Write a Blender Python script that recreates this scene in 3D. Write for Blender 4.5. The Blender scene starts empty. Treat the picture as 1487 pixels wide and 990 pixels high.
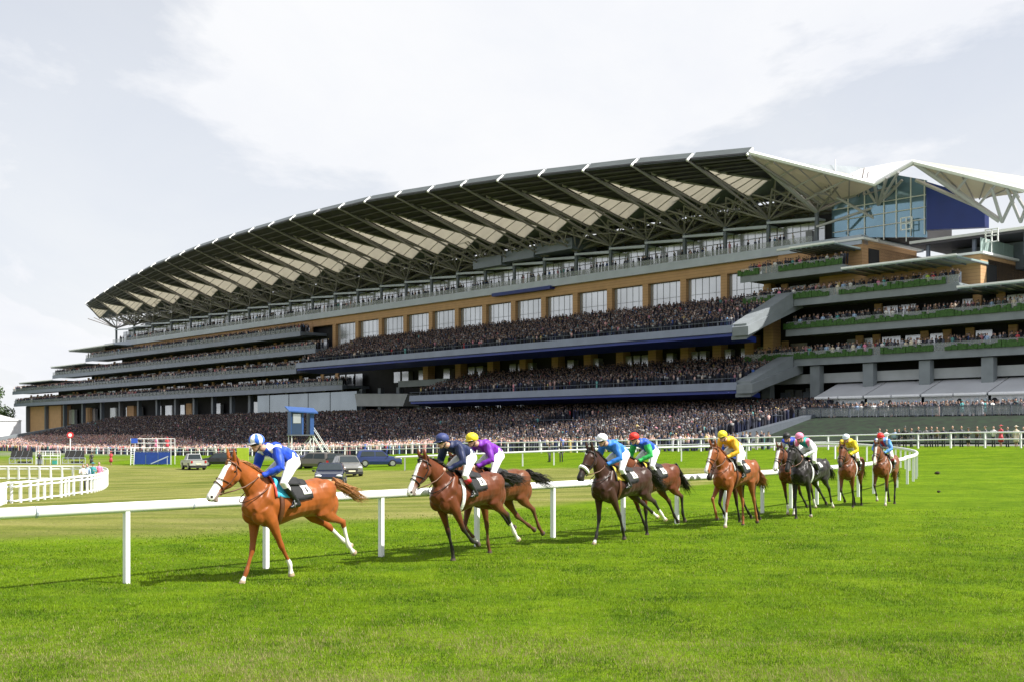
import bpy, bmesh, math, random
import numpy as np
from mathutils import Vector, Matrix, noise
random.seed(7); rng = np.random.default_rng(7)
C = bpy.context.scene.collection
R = math.radians
# ---------------------------------------------------------------- camera, light, exposure
F, CX, HY, CH = 1650.0, 743.5, 630.0, 2.2
cd = bpy.data.cameras.new('camera'); cam = bpy.data.objects.new('camera', cd); C.objects.link(cam)
cam.location = (0, 0, CH); cam.rotation_euler = (R(90), 0, 0)
cd.sensor_width = 36; cd.lens = 36 * F / 1487; cd.shift_y = (HY - 495) / 1487
cd.clip_start = .1; cd.clip_end = 6000
bpy.context.scene.camera = cam
SUN_DIR = Vector((1, -.34, 0)).normalized(); SUN_EL = R(50)
SUN_DIR = Vector((SUN_DIR.x * math.cos(SUN_EL), SUN_DIR.y * math.cos(SUN_EL), math.sin(SUN_EL)))
sl = bpy.data.lights.new('sun', 'SUN'); sl.energy = 5.0; sl.angle = R(.6); sl.color = (1, .955, .88)
so = bpy.data.objects.new('sun', sl); C.objects.link(so); so.rotation_euler = (-SUN_DIR).to_track_quat('-Z', 'Y').to_euler()
W = bpy.data.worlds.new('World'); bpy.context.scene.world = W; W.use_nodes = True
nt = W.node_tree; nt.nodes.clear()
def N(t, **k):
    n = nt.nodes.new(t)
    for a, b in k.items(): setattr(n, a, b)
    return n
def Lk(a, b): nt.links.new(a, b)
out = N('ShaderNodeOutputWorld'); bg = N('ShaderNodeBackground'); Lk(bg.outputs[0], out.inputs[0])
sky = N('ShaderNodeTexSky'); sky.sky_type = 'NISHITA'; sky.sun_disc = False
sky.sun_elevation = SUN_EL; sky.sun_rotation = math.atan2(SUN_DIR.x, SUN_DIR.y); sky.air_density = 1.0; sky.dust_density = 1.5
bg.inputs[1].default_value = 0.072
tc = N('ShaderNodeTexCoord'); sx = N('ShaderNodeSeparateXYZ'); Lk(tc.outputs['Generated'], sx.inputs[0])
zz = N('ShaderNodeMath', operation='MAXIMUM'); Lk(sx.outputs[2], zz.inputs[0]); zz.inputs[1].default_value = 0
zp = N('ShaderNodeMath', operation='ADD'); Lk(zz.outputs[0], zp.inputs[0]); zp.inputs[1].default_value = .16
dx = N('ShaderNodeMath', operation='DIVIDE'); Lk(sx.outputs[0], dx.inputs[0]); Lk(zp.outputs[0], dx.inputs[1])
dy = N('ShaderNodeMath', operation='DIVIDE'); Lk(sx.outputs[1], dy.inputs[0]); Lk(zp.outputs[0], dy.inputs[1])
cv = N('ShaderNodeCombineXYZ'); Lk(dx.outputs[0], cv.inputs[0]); Lk(dy.outputs[0], cv.inputs[1])
def noi(scale, detail, rough, dist, off):
    m = N('ShaderNodeMapping'); Lk(cv.outputs[0], m.inputs[0]); m.inputs['Location'].default_value = off
    m.inputs['Scale'].default_value = (1, .62, 1)
    n = N('ShaderNodeTexNoise'); Lk(m.outputs[0], n.inputs[0]); n.inputs['Scale'].default_value = scale
    n.inputs['Detail'].default_value = detail; n.inputs['Roughness'].default_value = rough; n.inputs['Distortion'].default_value = dist
    return n
def ramp(src, stops):
    r = N('ShaderNodeValToRGB'); Lk(src, r.inputs[0]); e = r.color_ramp.elements
    e[0].position, e[0].color = stops[0][0], (*stops[0][1], 1); e[1].position, e[1].color = stops[-1][0], (*stops[-1][1], 1)
    for p, c in stops[1:-1]: q = e.new(p); q.color = (*c, 1)
    return r
cover = ramp(noi(.55, 9, .6, .6, (8.3, 4.2, 0)).outputs[0], [(.30, (0, 0, 0)), (.50, (1, 1, 1))])
shade = ramp(noi(1.1, 8, .62, .5, (5.4, .3, 0)).outputs[0], [(.28, (7.0, 7.2, 7.7)), (.50, (7.5, 7.62, 7.9)), (.74, (7.95, 7.98, 8.05))])
hz = N('ShaderNodeMapRange'); Lk(sx.outputs[2], hz.inputs[0]); hz.inputs[1].default_value = 0; hz.inputs[2].default_value = .42
hz.inputs[3].default_value = .96; hz.inputs[4].default_value = .62
mxh = N('ShaderNodeMath', operation='MAXIMUM'); Lk(cover.outputs[0], mxh.inputs[0]); Lk(hz.outputs[0], mxh.inputs[1])
mix = N('ShaderNodeMixRGB'); Lk(mxh.outputs[0], mix.inputs[0]); Lk(sky.outputs[0], mix.inputs[1]); Lk(shade.outputs[0], mix.inputs[2])
Lk(mix.outputs[0], bg.inputs[0])
vs = bpy.context.scene.view_settings
vs.view_transform = 'Standard'; vs.look = 'None'; vs.gamma = 1; vs.use_curve_mapping = False; vs.exposure = 0.80
cy = bpy.context.scene.cycles
cy.transparent_max_bounces = 12; cy.max_bounces = 6; cy.diffuse_bounces = 3; cy.glossy_bounces = 3; cy.transmission_bounces = 4; cy.caustics_reflective = False; cy.caustics_refractive = False

# ---------------------------------------------------------------- helpers
def tag(o, label=None, cat=None, group=None, kind=None):
    if label: o['label'] = label
    if cat: o['category'] = cat
    if group: o['group'] = group
    if kind: o['kind'] = kind
    return o
def empty(name, loc=(0, 0, 0), rz=0, **k):
    o = bpy.data.objects.new(name, None); C.objects.link(o); o.location = loc; o.rotation_euler = (0, 0, rz)
    o.empty_display_size = .2
    return tag(o, **k)
def copy_tree(o, parent=None):
    c = o.copy(); C.objects.link(c); c.parent = parent
    for ch in o.children: copy_tree(ch, c)
    return c
def pmat(name, col, rough=.7, metal=0, var=.12, vscale=3, bump=0, bscale=40, attr=None, spec=.5, coat=0, sheen=0, stretch=(1, 1, 1)):
    m = bpy.data.materials.new(name); m.use_nodes = True; t = m.node_tree; b = t.nodes['Principled BSDF']
    b.inputs['Roughness'].default_value = rough; b.inputs['Metallic'].default_value = metal
    b.inputs['Specular IOR Level'].default_value = spec; b.inputs['Coat Weight'].default_value = coat; b.inputs['Sheen Weight'].default_value = sheen
    tcn = t.nodes.new('ShaderNodeTexCoord'); mp = t.nodes.new('ShaderNodeMapping'); mp.inputs['Scale'].default_value = stretch
    t.links.new(tcn.outputs['Object'], mp.inputs[0])
    n = t.nodes.new('ShaderNodeTexNoise'); n.inputs['Scale'].default_value = vscale; n.inputs['Detail'].default_value = 5
    t.links.new(mp.outputs[0], n.inputs[0])
    mr = t.nodes.new('ShaderNodeMapRange'); mr.inputs[1].default_value = .3; mr.inputs[2].default_value = .7
    mr.inputs[3].default_value = 1 - var; mr.inputs[4].default_value = 1 + var; t.links.new(n.outputs[0], mr.inputs[0])
    hs = t.nodes.new('ShaderNodeHueSaturation'); t.links.new(mr.outputs[0], hs.inputs['Value'])
    if attr:
        a = t.nodes.new('ShaderNodeAttribute'); a.attribute_name = attr; t.links.new(a.outputs['Color'], hs.inputs['Color'])
    else: hs.inputs['Color'].default_value = (*col, 1)
    t.links.new(hs.outputs[0], b.inputs['Base Color'])
    if bump:
        n2 = t.nodes.new('ShaderNodeTexNoise'); n2.inputs['Scale'].default_value = bscale; n2.inputs['Detail'].default_value = 3
        t.links.new(mp.outputs[0], n2.inputs[0])
        bp = t.nodes.new('ShaderNodeBump'); bp.inputs['Strength'].default_value = bump; bp.inputs['Distance'].default_value = .02
        t.links.new(n2.outputs[0], bp.inputs['Height']); t.links.new(bp.outputs[0], b.inputs['Normal'])
    return m
M = {}
def mk(k, *a, **kw): M[k] = pmat(k, *a, **kw)
mk('white_paint', (.84, .85, .85), .35, var=.03, vscale=2)
mk('post_white', (.78, .79, .80), .4, var=.05)
mk('concrete', (.21, .235, .255), .8, var=.12, vscale=.6, bump=.15, bscale=6)
mk('concrete_pale', (.36, .38, .40), .8, var=.1, vscale=.5)
mk('steel_grey', (.13, .15, .18), .45, .3, var=.08)
mk('truss', (.34, .32, .33), .5, .1, var=.08, vscale=.3)
mk('truss_pale', (.46, .45, .47), .5, 0, var=.06, vscale=.3)
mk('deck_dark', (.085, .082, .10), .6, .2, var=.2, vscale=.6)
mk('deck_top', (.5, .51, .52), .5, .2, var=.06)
mk('louver', (.16, .18, .18), .45, .5, var=.12, vscale=.5, stretch=(1, 1, 8))
mk('cladding_blue', (.010, .032, .22), .5, 0, var=.1, vscale=.4)
mk('strip_blue', (.016, .04, .30), .45, 0, var=.1, vscale=.5)
mk('strip_grey', (.19, .22, .29), .45, .2, var=.1, vscale=.5)
mk('fascia_pale', (.44, .49, .58), .45, .1, var=.08, vscale=.5)
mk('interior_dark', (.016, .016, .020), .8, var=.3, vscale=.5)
mk('window_glass', (.26, .30, .33), .10, .75, var=.10, vscale=.25)
mk('window_pale', (.56, .58, .61), .16, .6, var=.16, vscale=.12)
mk('glass_rail', (.13, .19, .19), .12, .3, var=.15, vscale=.6)
mk('glass_atrium', (.20, .33, .43), .08, .6, var=.12, vscale=.2)
mk('glass_green', (.40, .52, .50), .15, .2, var=.1, vscale=.5)
mk('mullion', (.22, .23, .25), .5, .4, var=.05)
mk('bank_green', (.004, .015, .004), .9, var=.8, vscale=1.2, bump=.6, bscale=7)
mk('hedge_green', (.040, .105, .020), .8, var=.45, vscale=5, bump=.6, bscale=9)
mk('marquee', (.52, .53, .56), .6, var=.08, vscale=.3)
mk('marquee_wall', (.80, .81, .84), .6, var=.05)
mk('rubber', (.018, .018, .018), .7, var=.2)
mk('rim', (.5, .5, .5), .3, .8, var=.05)
mk('car_glass', (.03, .04, .045), .05, .2, var=.1)
mk('plate', (.75, .72, .55), .5, var=.03)
mk('tail_red', (.35, .01, .01), .3, var=.1)
mk('lamp_clear', (.75, .77, .8), .1, .3, var=.05)
mk('leather_black', (.013, .013, .014), .35, var=.3, vscale=30, bump=.2, bscale=60)
mk('leather_brown', (.10, .035, .015), .45, var=.2, vscale=30)
mk('metal', (.55, .55, .56), .3, .9, var=.05)
mk('soil', (.035, .025, .014), .95, var=.4, vscale=30, bump=1, bscale=40)
mk('skin_attr', (1, 1, 1), .5, attr='Col', var=.05, vscale=20)
mk('cloth_attr', (1, 1, 1), .6, attr='Col', var=.10, vscale=14, bump=.5, bscale=16, sheen=.2)
mk('silk_attr', (1, 1, 1), .52, attr='Col', var=.14, vscale=12, bump=.35, bscale=22, stretch=(1, 1, .6), spec=.35)
mk('crowd_attr', (1, 1, 1), .8, attr='Col', var=.02)
mk('coat_attr', (1, 1, 1), .42, attr='Col', var=.16, vscale=7, bump=.12, bscale=16, sheen=.05, stretch=(1, 1, .6), spec=.28)
mk('breeches', (.82, .82, .80), .6, var=.04, vscale=8, bump=.5, bscale=18)
mk('eye', (.01, .006, .004), .08, var=0)
mk('goggles', (.012, .012, .014), .1, var=0)
# orange wood / terracotta cladding: thin courses
def course_mat(name, c1, c2, scale):
    m = bpy.data.materials.new(name); m.use_nodes = True; t = m.node_tree; b = t.nodes['Principled BSDF']; b.inputs['Roughness'].default_value = .7
    tcn = t.nodes.new('ShaderNodeTexCoord'); s = t.nodes.new('ShaderNodeSeparateXYZ'); t.links.new(tcn.outputs['Object'], s.inputs[0])
    mm = t.nodes.new('ShaderNodeMath'); mm.operation = 'MULTIPLY'; mm.inputs[1].default_value = scale; t.links.new(s.outputs[2], mm.inputs[0])
    fr = t.nodes.new('ShaderNodeMath'); fr.operation = 'FRACT'; t.links.new(mm.outputs[0], fr.inputs[0])
    gt = t.nodes.new('ShaderNodeMath'); gt.operation = 'GREATER_THAN'; gt.inputs[1].default_value = .88; t.links.new(fr.outputs[0], gt.inputs[0])
    n = t.nodes.new('ShaderNodeTexNoise'); n.inputs['Scale'].default_value = .7; n.inputs['Detail'].default_value = 6; t.links.new(tcn.outputs['Object'], n.inputs[0])
    mx = t.nodes.new('ShaderNodeMixRGB'); t.links.new(gt.outputs[0], mx.inputs[0]); mx.inputs[1].default_value = (*c1, 1); mx.inputs[2].default_value = (*c2, 1)
    hs = t.nodes.new('ShaderNodeHueSaturation'); t.links.new(mx.outputs[0], hs.inputs['Color'])
    mr = t.nodes.new('ShaderNodeMapRange'); mr.inputs[3].default_value = .8; mr.inputs[4].default_value = 1.2; t.links.new(n.outputs[0], mr.inputs[0]); t.links.new(mr.outputs[0], hs.inputs['Value'])
    t.links.new(hs.outputs[0], b.inputs['Base Color']); M[name] = m
course_mat('orange_clad', (.52, .31, .155), (.36, .20, .10), 2.2)
course_mat('cream_fabric', (.66, .64, .59), (.60, .58, .53), .25)
t = M['cream_fabric'].node_tree; b = t.nodes['Principled BSDF']; tr = t.nodes.new('ShaderNodeBsdfTranslucent'); tr.inputs[0].default_value = (.74, .71, .64, 1)
ms = t.nodes.new('ShaderNodeMixShader'); ms.inputs[0].default_value = .55; o_ = [n for n in t.nodes if n.type == 'OUTPUT_MATERIAL'][0]
t.links.new(b.outputs[0], ms.inputs[1]); t.links.new(tr.outputs[0], ms.inputs[2]); t.links.new(ms.outputs[0], o_.inputs[0])

cg_ = bpy.data.materials.new('clear_glass'); cg_.use_nodes = True; t = cg_.node_tree; b = t.nodes['Principled BSDF']; b.inputs['Base Color'].default_value = (.42, .46, .47, 1); b.inputs['Roughness'].default_value = .15
tp = t.nodes.new('ShaderNodeBsdfTransparent'); ms = t.nodes.new('ShaderNodeMixShader'); ms.inputs[0].default_value = .30; o_ = [n for n in t.nodes if n.type == 'OUTPUT_MATERIAL'][0]
t.links.new(tp.outputs[0], ms.inputs[1]); t.links.new(b.outputs[0], ms.inputs[2]); t.links.new(ms.outputs[0], o_.inputs[0]); M['clear_glass'] = cg_

class MB:
    def __init__(s): s.v = []; s.f = []
    def quad(s, a, b, c, d):
        i = len(s.v); s.v += [tuple(a), tuple(b), tuple(c), tuple(d)]; s.f.append((i, i + 1, i + 2, i + 3))
    def hexa(s, p):  # 8 points: bottom 4 ccw, top 4
        i = len(s.v); s.v += [tuple(q) for q in p]
        for q in ((0, 3, 2, 1), (4, 5, 6, 7), (0, 1, 5, 4), (1, 2, 6, 5), (2, 3, 7, 6), (3, 0, 4, 7)): s.f.append(tuple(i + k for k in q))
        return s
    def box(s, x0, x1, y0, y1, z0, z1):
        return s.hexa([(x0, y0, z0), (x1, y0, z0), (x1, y1, z0), (x0, y1, z0), (x0, y0, z1), (x1, y0, z1), (x1, y1, z1), (x0, y1, z1)])
    def prism(s, poly, fn, a, b):  # poly 2-D outline, fn(p, t) -> 3-D
        i = len(s.v); n = len(poly)
        s.v += [tuple(fn(p, a)) for p in poly] + [tuple(fn(p, b)) for p in poly]
        s.f.append(tuple(range(i + n - 1, i - 1, -1))); s.f.append(tuple(range(i + n, i + 2 * n)))
        for k in range(n): q = (k + 1) % n; s.f.append((i + k, i + q, i + n + q, i + n + k))
        return s
    def tube(s, pts, r, n=6, cap=True):
        pts = [Vector(p) for p in pts]; rs = r if isinstance(r, (list, tuple)) else [r] * len(pts)
        i0 = len(s.v); up = None
        for k, p in enumerate(pts):
            t = (pts[min(k + 1, len(pts) - 1)] - pts[max(k - 1, 0)]).normalized()
            if up is None: up = Vector((0, 0, 1)) if abs(t.z) < .95 else Vector((1, 0, 0))
            a = t.cross(up).normalized(); up = a.cross(t).normalized()
            for j in range(n):
                w = 2 * math.pi * j / n; s.v.append(tuple(p + (a * math.cos(w) + up * math.sin(w)) * rs[k]))
        for k in range(len(pts) - 1):
            for j in range(n):
                a = i0 + k * n + j; b = i0 + k * n + (j + 1) % n; s.f.append((a, b, b + n, a + n))
        if cap: s.f.append(tuple(i0 + j for j in range(n))[::-1]); s.f.append(tuple(i0 + (len(pts) - 1) * n + j for j in range(n)))
        return s
    def loft(s, st, n=12):
        """st: list of (center, ru, rw, axis_w) ; ru radius across in-plane, rw radius along axis_w"""
        i0 = len(s.v); P = [Vector(q[0]) for q in st]
        for k, q in enumerate(st):
            t = (P[min(k + 1, len(P) - 1)] - P[max(k - 1, 0)]).normalized(); w = Vector(q[3]) if len(q) > 3 else Vector((0, 1, 0))
            w = (w - t * w.dot(t)).normalized(); u = w.cross(t).normalized()
            for j in range(n):
                a = 2 * math.pi * j / n; s.v.append(tuple(P[k] + u * math.cos(a) * q[1] + w * math.sin(a) * q[2]))
        for k in range(len(P) - 1):
            for j in range(n):
                a = i0 + k * n + j; b = i0 + k * n + (j + 1) % n; s.f.append((a, b, b + n, a + n))
        s.f.append(tuple(i0 + j for j in range(n))[::-1]); s.f.append(tuple(i0 + (len(P) - 1) * n + j for j in range(n)))
        return s
    def ball(s, c, r, n=10, m=6):
        c = Vector(c); r = Vector(r) if not isinstance(r, (int, float)) else Vector((r, r, r))
        st = len(s.v); s.v.append((c.x, c.y, c.z - r.z))
        for i in range(1, m):
            a = math.pi * i / m
            for j in range(n): b = 2 * math.pi * j / n; s.v.append((c.x + r.x * math.sin(a) * math.cos(b), c.y + r.y * math.sin(a) * math.sin(b), c.z - r.z * math.cos(a)))
        s.v.append((c.x, c.y, c.z + r.z)); e = len(s.v) - 1
        for j in range(n): s.f.append((st, st + 1 + (j + 1) % n, st + 1 + j)); s.f.append((e, e - n + j, e - n + (j + 1) % n))
        for i in range(m - 2):
            for j in range(n): a = st + 1 + i * n + j; b = st + 1 + i * n + (j + 1) % n; s.f.append((a, b, b + n, a + n))
        return s
    def build(s, name, mat, parent=None, smooth=False, **k):
        me = bpy.data.meshes.new(name); me.from_pydata(s.v, [], s.f)
        bm = bmesh.new(); bm.from_mesh(me); bmesh.ops.recalc_face_normals(bm, faces=bm.faces); bm.to_mesh(me); bm.free()
        if smooth: me.polygons.foreach_set('use_smooth', [True] * len(me.polygons))
        o = bpy.data.objects.new(name, me); C.objects.link(o)
        if mat is not None: me.materials.append(M[mat] if isinstance(mat, str) else mat)
        if parent is not None: o.parent = parent
        return tag(o, **k)
def sstep(a, b, x):
    t = min(1, max(0, (x - a) / (b - a))); return t * t * (3 - 2 * t)
# ---------------------------------------------------------------- terrain
NX, NY, EX, EY, BX, BY = -.7404, -.672, -.672, .7404, 55.8, 149.6     # the stand's outward normal, its long direction, its origin
def g(x, y):
    s = x * .7404 + y * .672
    inf = float(np.interp(x, [-74, -28, -13, -3, 9, 20, 37, 60], [-1.75, -1.6, -1.05, -.6, -.1, .1, .45, .8]))
    far = float(np.interp(x, [-90, -64, -23, -10, 11, 37, 60], [-1.8, -1.65, -.75, -.25, .25, 1.1, 1.3]))
    t = sstep(70, 92, s); a = inf * (1 - t) + far * t
    return a * sstep(27, 62, y)
def gp(px, py):   # ground point under a pixel
    k = (px - CX) / F; lo = 5.0
    y = lo
    while y < 600:
        if CH - (py - HY) / F * y <= g(k * y, y): break
        y += .25
    return Vector((k * y, y, g(k * y, y)))
def at(px, py, y): return Vector(((px - CX) / F * y, y, CH + (HY - py) / F * y))
def Up(px, v=0):  # position along the stand of a pixel column, at depth v
    k = (px - CX) / F; x0, y0 = BX + v * NX, BY + v * NY
    return (k * y0 - x0) / (EX - k * EY)
def B(u, v, z): return Vector((BX + u * EX + v * NX, BY + u * EY + v * NY, z))
def Zp(px, py, v=0):
    y = BY + v * NY + Up(px, v) * EY; return CH + (HY - py) / F * y
def bbox(m, u0, u1, v0, v1, z0, z1, dz0=0, dz1=0):
    return m.hexa([B(u0, v0, z0), B(u1, v0, z0), B(u1, v1, z0), B(u0, v1, z0), B(u0, v0, z1), B(u1, v0, z1), B(u1, v1, z1), B(u0, v1, z1)])
# ---------------------------------------------------------------- ground
def zone(x, y):   # 1 = watered track turf, 0 = dry infield turf
    bx = [-14, -10.2, -8, -5.6, -2.6, 2.5, 8, 14, 20, 27]; by = [19, 22.7, 24.2, 26.9, 30, 38, 50, 62, 74, 86]
    yb = float(np.interp(x, bx, by)) if x > -14 else 19 + (x + 14) * 1.0
    w = noise.noise(Vector((x * .25, y * .25, 0))) * 2.2
    near = 1 - sstep(-1.5, 2.0, y + w - yb)
    far = sstep(58, 61, x * .7404 + y * .672 + w * .6)
    if x > 27: return 1.0
    return max(near, far)
xs = np.concatenate([-np.geomspace(1500, 62, 10), np.arange(-60, -12, 2.0), np.arange(-12, 20, .5), np.arange(20, 80, 2.0), np.geomspace(82, 1500, 10)])
ys = np.concatenate([[-300, -60, -20], np.arange(-4, 4, 2.0), np.arange(4, 60, .5), np.arange(60, 150, 2.0), np.geomspace(152, 4000, 14)])
vv, cc = [], []
for y in ys:
    for x in xs:
        vv.append((x, y, g(x, y) + .012 * noise.noise(Vector((x * .8, y * .8, 3))) - (0 if y < 400 else 0)))
        s_ = x * .7404 + y * .672; cc.append((zone(x, y), sstep(100, 103, s_) if abs(x) < 330 and y < 700 else 0, 0, 1))
nx, ny = len(xs), len(ys)
ff = [(j * nx + i, j * nx + i + 1, (j + 1) * nx + i + 1, (j + 1) * nx + i) for j in range(ny - 1) for i in range(nx - 1)]
me = bpy.data.meshes.new('ground'); me.from_pydata(vv, [], ff)
me.polygons.foreach_set('use_smooth', [True] * len(ff))
a = me.color_attributes.new('zone', 'FLOAT_COLOR', 'POINT'); a.data.foreach_set('color', np.array(cc).astype(np.float32).ravel())
gm = bpy.data.materials.new('turf'); gm.use_nodes = True; t = gm.node_tree; pb = t.nodes['Principled BSDF']
pb.inputs['Roughness'].default_value = .9; pb.inputs['Specular IOR Level'].default_value = .05
def T(ty, **k):
    n = t.nodes.new(ty)
    for q, w in k.items(): setattr(n, q, w)
    return n
geo = T('ShaderNodeNewGeometry'); at_ = T('ShaderNodeAttribute'); at_.attribute_name = 'zone'
def tn(scale, detail=6, rough=.6, stretch=(1, 1, 1), rot=0):
    m = T('ShaderNodeMapping'); m.inputs['Scale'].default_value = stretch; m.inputs['Rotation'].default_value = (0, 0, rot); t.links.new(geo.outputs['Position'], m.inputs[0])
    n = T('ShaderNodeTexNoise'); n.inputs['Scale'].default_value = scale; n.inputs['Detail'].default_value = detail; n.inputs['Roughness'].default_value = rough
    t.links.new(m.outputs[0], n.inputs[0]); return n.outputs[0]
def tr_(src, stops):
    r = T('ShaderNodeValToRGB'); t.links.new(src, r.inputs[0]); e = r.color_ramp.elements
    e[0].position, e[0].color = stops[0][0], (*stops[0][1], 1); e[1].position, e[1].color = stops[-1][0], (*stops[-1][1], 1)
    for p, c in stops[1:-1]: q = e.new(p); q.color = (*c, 1)
    return r.outputs[0]
def mx_(f, a, b, bt='MIX'):
    m = T('ShaderNodeMixRGB', blend_type=bt)
    if isinstance(f, float): m.inputs[0].default_value = f
    else: t.links.new(f, m.inputs[0])
    t.links.new(a, m.inputs[1]); t.links.new(b, m.inputs[2]); return m.outputs[0]
green = tr_(tn(1.1, 8, .7), [(.30, (.060, .122, .004)), (.5, (.102, .176, .004)), (.70, (.142, .206, .010))])
dry = tr_(tn(.22, 8, .66, (.7, 2.0, 1), .25), [(.30, (.090, .118, .017)), (.45, (.150, .167, .036)), (.57, (.200, .200, .060)), (.75, (.255, .240, .09))])
fine = tr_(tn(9, 5, .75), [(.25, (.42, .42, .42)), (.75, (1.5, 1.5, 1.5))])
fine2 = tr_(tn(45, 3, .7, (1, .6, 1)), [(.25, (.65, .65, .65)), (.75, (1.3, 1.3, 1.3))])
stripe = tr_(tn(.35, 5, .6, (.6, 1.0, 1), .45), [(.38, (.80, .84, .80)), (.62, (1.12, 1.10, 1.1))])
sp_ = T('ShaderNodeSeparateColor'); t.links.new(at_.outputs['Color'], sp_.inputs[0])
base = mx_(sp_.outputs[0], dry, green)
pave = tr_(tn(1.5, 5, .6), [(.3, (.17, .17, .17)), (.7, (.24, .235, .225))])
base = mx_(sp_.outputs[1], base, pave)
base = mx_(.8, base, fine, 'MULTIPLY'); base = mx_(.8, base, fine2, 'MULTIPLY'); base = mx_(1.0, base, stripe, 'MULTIPLY')
t.links.new(base, pb.inputs['Base Color'])
bp = T('ShaderNodeBump'); bp.inputs['Strength'].default_value = .7; bp.inputs['Distance'].default_value = .05; t.links.new(tn(18, 4, .8), bp.inputs['Height']); t.links.new(bp.outputs[0], pb.inputs['Normal'])
me.materials.append(gm); o = bpy.data.objects.new('ground', me); C.objects.link(o)
tag(o, 'mown turf of the racecourse, bright green track and drier infield', 'ground', kind='structure')

# grass blades close to the camera
def patch_tone(x, y):
    a = noise.noise(Vector((x * .9, y * 1.1, 1.3))) + .8 * noise.noise(Vector((x * 3.1, y * 3.1, 7)))
    dryness = sstep(14.5, 10.3, y) * .70 * (1 - .55 * sstep(-1, 5, x)) + sstep(13.2, 9.5, y) * .25
    return a, dryness
nb = 720000
yy = 9.0 + 27 * (rng.random(nb) ** 1.55); hw = yy * .47 + .6; xx = (rng.random(nb) * 2 - 1) * hw
keep = (yy < np.interp(xx, [-14, -8, -2.6, 2.5, 10], [21, 24, 30, 37, 50]) - 1 + rng.normal(0, 1.8, nb)); keep &= rng.random(len(xx)) > np.clip((yy - 19) / 16, 0, 1) ** .8; xx, yy = xx[keep], yy[keep]; nb = len(xx)
hgt = (.013 + .020 * rng.random(nb)) * (1 + .25 * rng.standard_normal(nb).clip(-1.5, 2.5)); ang = rng.random(nb) * 6.283; lean = .35 + .9 * rng.random(nb)
wid = .0028 * (1 + (yy - 9) / 7); flat = rng.random(nb) < .10
lx, ly = np.cos(ang) * lean * hgt, np.sin(ang) * lean * hgt
V = np.zeros((nb, 3, 3), np.float32)
wx, wy = -np.sin(ang) * wid, np.cos(ang) * wid
V[:, 0] = np.stack([xx - wx, yy - wy, np.full(nb, -.01)], 1); V[:, 1] = np.stack([xx + wx, yy + wy, np.full(nb, -.01)], 1)
V[:, 2] = np.stack([xx + lx, yy + ly, hgt * np.where(flat, .35, 1)], 1)
me = bpy.data.meshes.new('grass'); me.vertices.add(nb * 3); me.vertices.foreach_set('co', V.ravel())
me.loops.add(nb * 3); me.loops.foreach_set('vertex_index', np.arange(nb * 3, dtype=np.int32)); me.polygons.add(nb)
me.polygons.foreach_set('loop_start', np.arange(0, nb * 3, 3, dtype=np.int32)); me.update(calc_edges=True)
gx, gy = np.linspace(-20, 20, 201), np.linspace(8, 40, 161)
A = np.array([[patch_tone(x, y) for x in gx] for y in gy])
ix = np.clip(((xx + 20) / 40 * 200).astype(int), 0, 200); iy = np.clip(((yy - 8) / 32 * 160).astype(int), 0, 160)
tone, dr = A[iy, ix, 0], A[iy, ix, 1]
cg = np.array([.160, .245, .008]); cd_ = np.array([.066, .142, .009]); cs = np.array([.30, .27, .12])
f = np.clip(.60 + 1.05 * tone + .25 * rng.standard_normal(nb), 0, 1)[:, None]
col = cd_ * (1 - f) + cg * f; col = col * (1 + .35 * np.clip(tone, -1, 1))[:, None] * (1 + .15 * rng.standard_normal(nb).clip(-2, 2))[:, None]
pd = .05 + dr * (.45 + .9 * np.clip(tone + .1, -.3, .8)); isdry = (rng.random(nb) < pd); col[isdry] = cs * (.6 + .7 * rng.random((isdry.sum(), 1)))
c4 = np.ones((nb, 3, 4), np.float32); c4[:, :, :3] = np.clip(col, .003, 1)[:, None, :]
a = me.color_attributes.new('Col', 'FLOAT_COLOR', 'POINT'); a.data.foreach_set('color', c4.ravel())
bm_ = bpy.data.materials.new('grass_blade'); bm_.use_nodes = True; t = bm_.node_tree; p_ = t.nodes['Principled BSDF']; p_.inputs['Roughness'].default_value = .55
p_.inputs['Specular IOR Level'].default_value = .10
aa = T('ShaderNodeAttribute'); aa.attribute_name = 'Col'; t.links.new(aa.outputs['Color'], p_.inputs['Base Color'])
tl = T('ShaderNodeBsdfTranslucent'); t.links.new(aa.outputs['Color'], tl.inputs[0]); mh = T('ShaderNodeMixShader'); mh.inputs[0].default_value = .4
t.links.new(p_.outputs[0], mh.inputs[1]); t.links.new(tl.outputs[0], mh.inputs[2]); t.links.new(mh.outputs[0], [n for n in t.nodes if n.type == 'OUTPUT_MATERIAL'][0].inputs[0])
me.materials.append(bm_); o = bpy.data.objects.new('grass', me); C.objects.link(o)
tag(o, 'bright green mown grass blades of the track in front of the rail', 'grass', kind='stuff')
# ---------------------------------------------------------------- grandstand
COLS = [169,195,222,249,277,305,333,362,392,422,454,487,520,554,590,627,665,705,747,791,837,887,939,994,1053,1116,1186]
LIPX = [125.4,138.8,153,168,184.3,202.4,221,242,263,284.8,310.6,335.5,363,392,423,458,494,531,576,623,671,724,784,848,919,1000,1087]
LIPY = [441.3,432.8,424,414.7,406,397,387,378.7,370,361.3,352.8,345,336.5,328.4,319,310.7,302,293,285,277.7,269.7,262,254.8,247.5,239.5,232,224]
NC = len(COLS); UC = [Up(p) for p in COLS]
LV, LZ = [], []
for p, l, y in zip(COLS, LIPX, LIPY):
    c = B(Up(p), 0, 0); k = (l - CX) / F; w = (c.x - k * c.y) / (-NX + NY * k) if False else (c.x - k * c.y) / (.7404 - .672 * k)
    LV.append(w); LZ.append(CH + (HY - y) / F * (c.y - .672 * w))
ZN = 34.0
S = empty('grandstand', B(UC[13], 0, 0), label='vast grey grandstand with a long curved truss roof and packed tiers', cat='grandstand')
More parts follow.
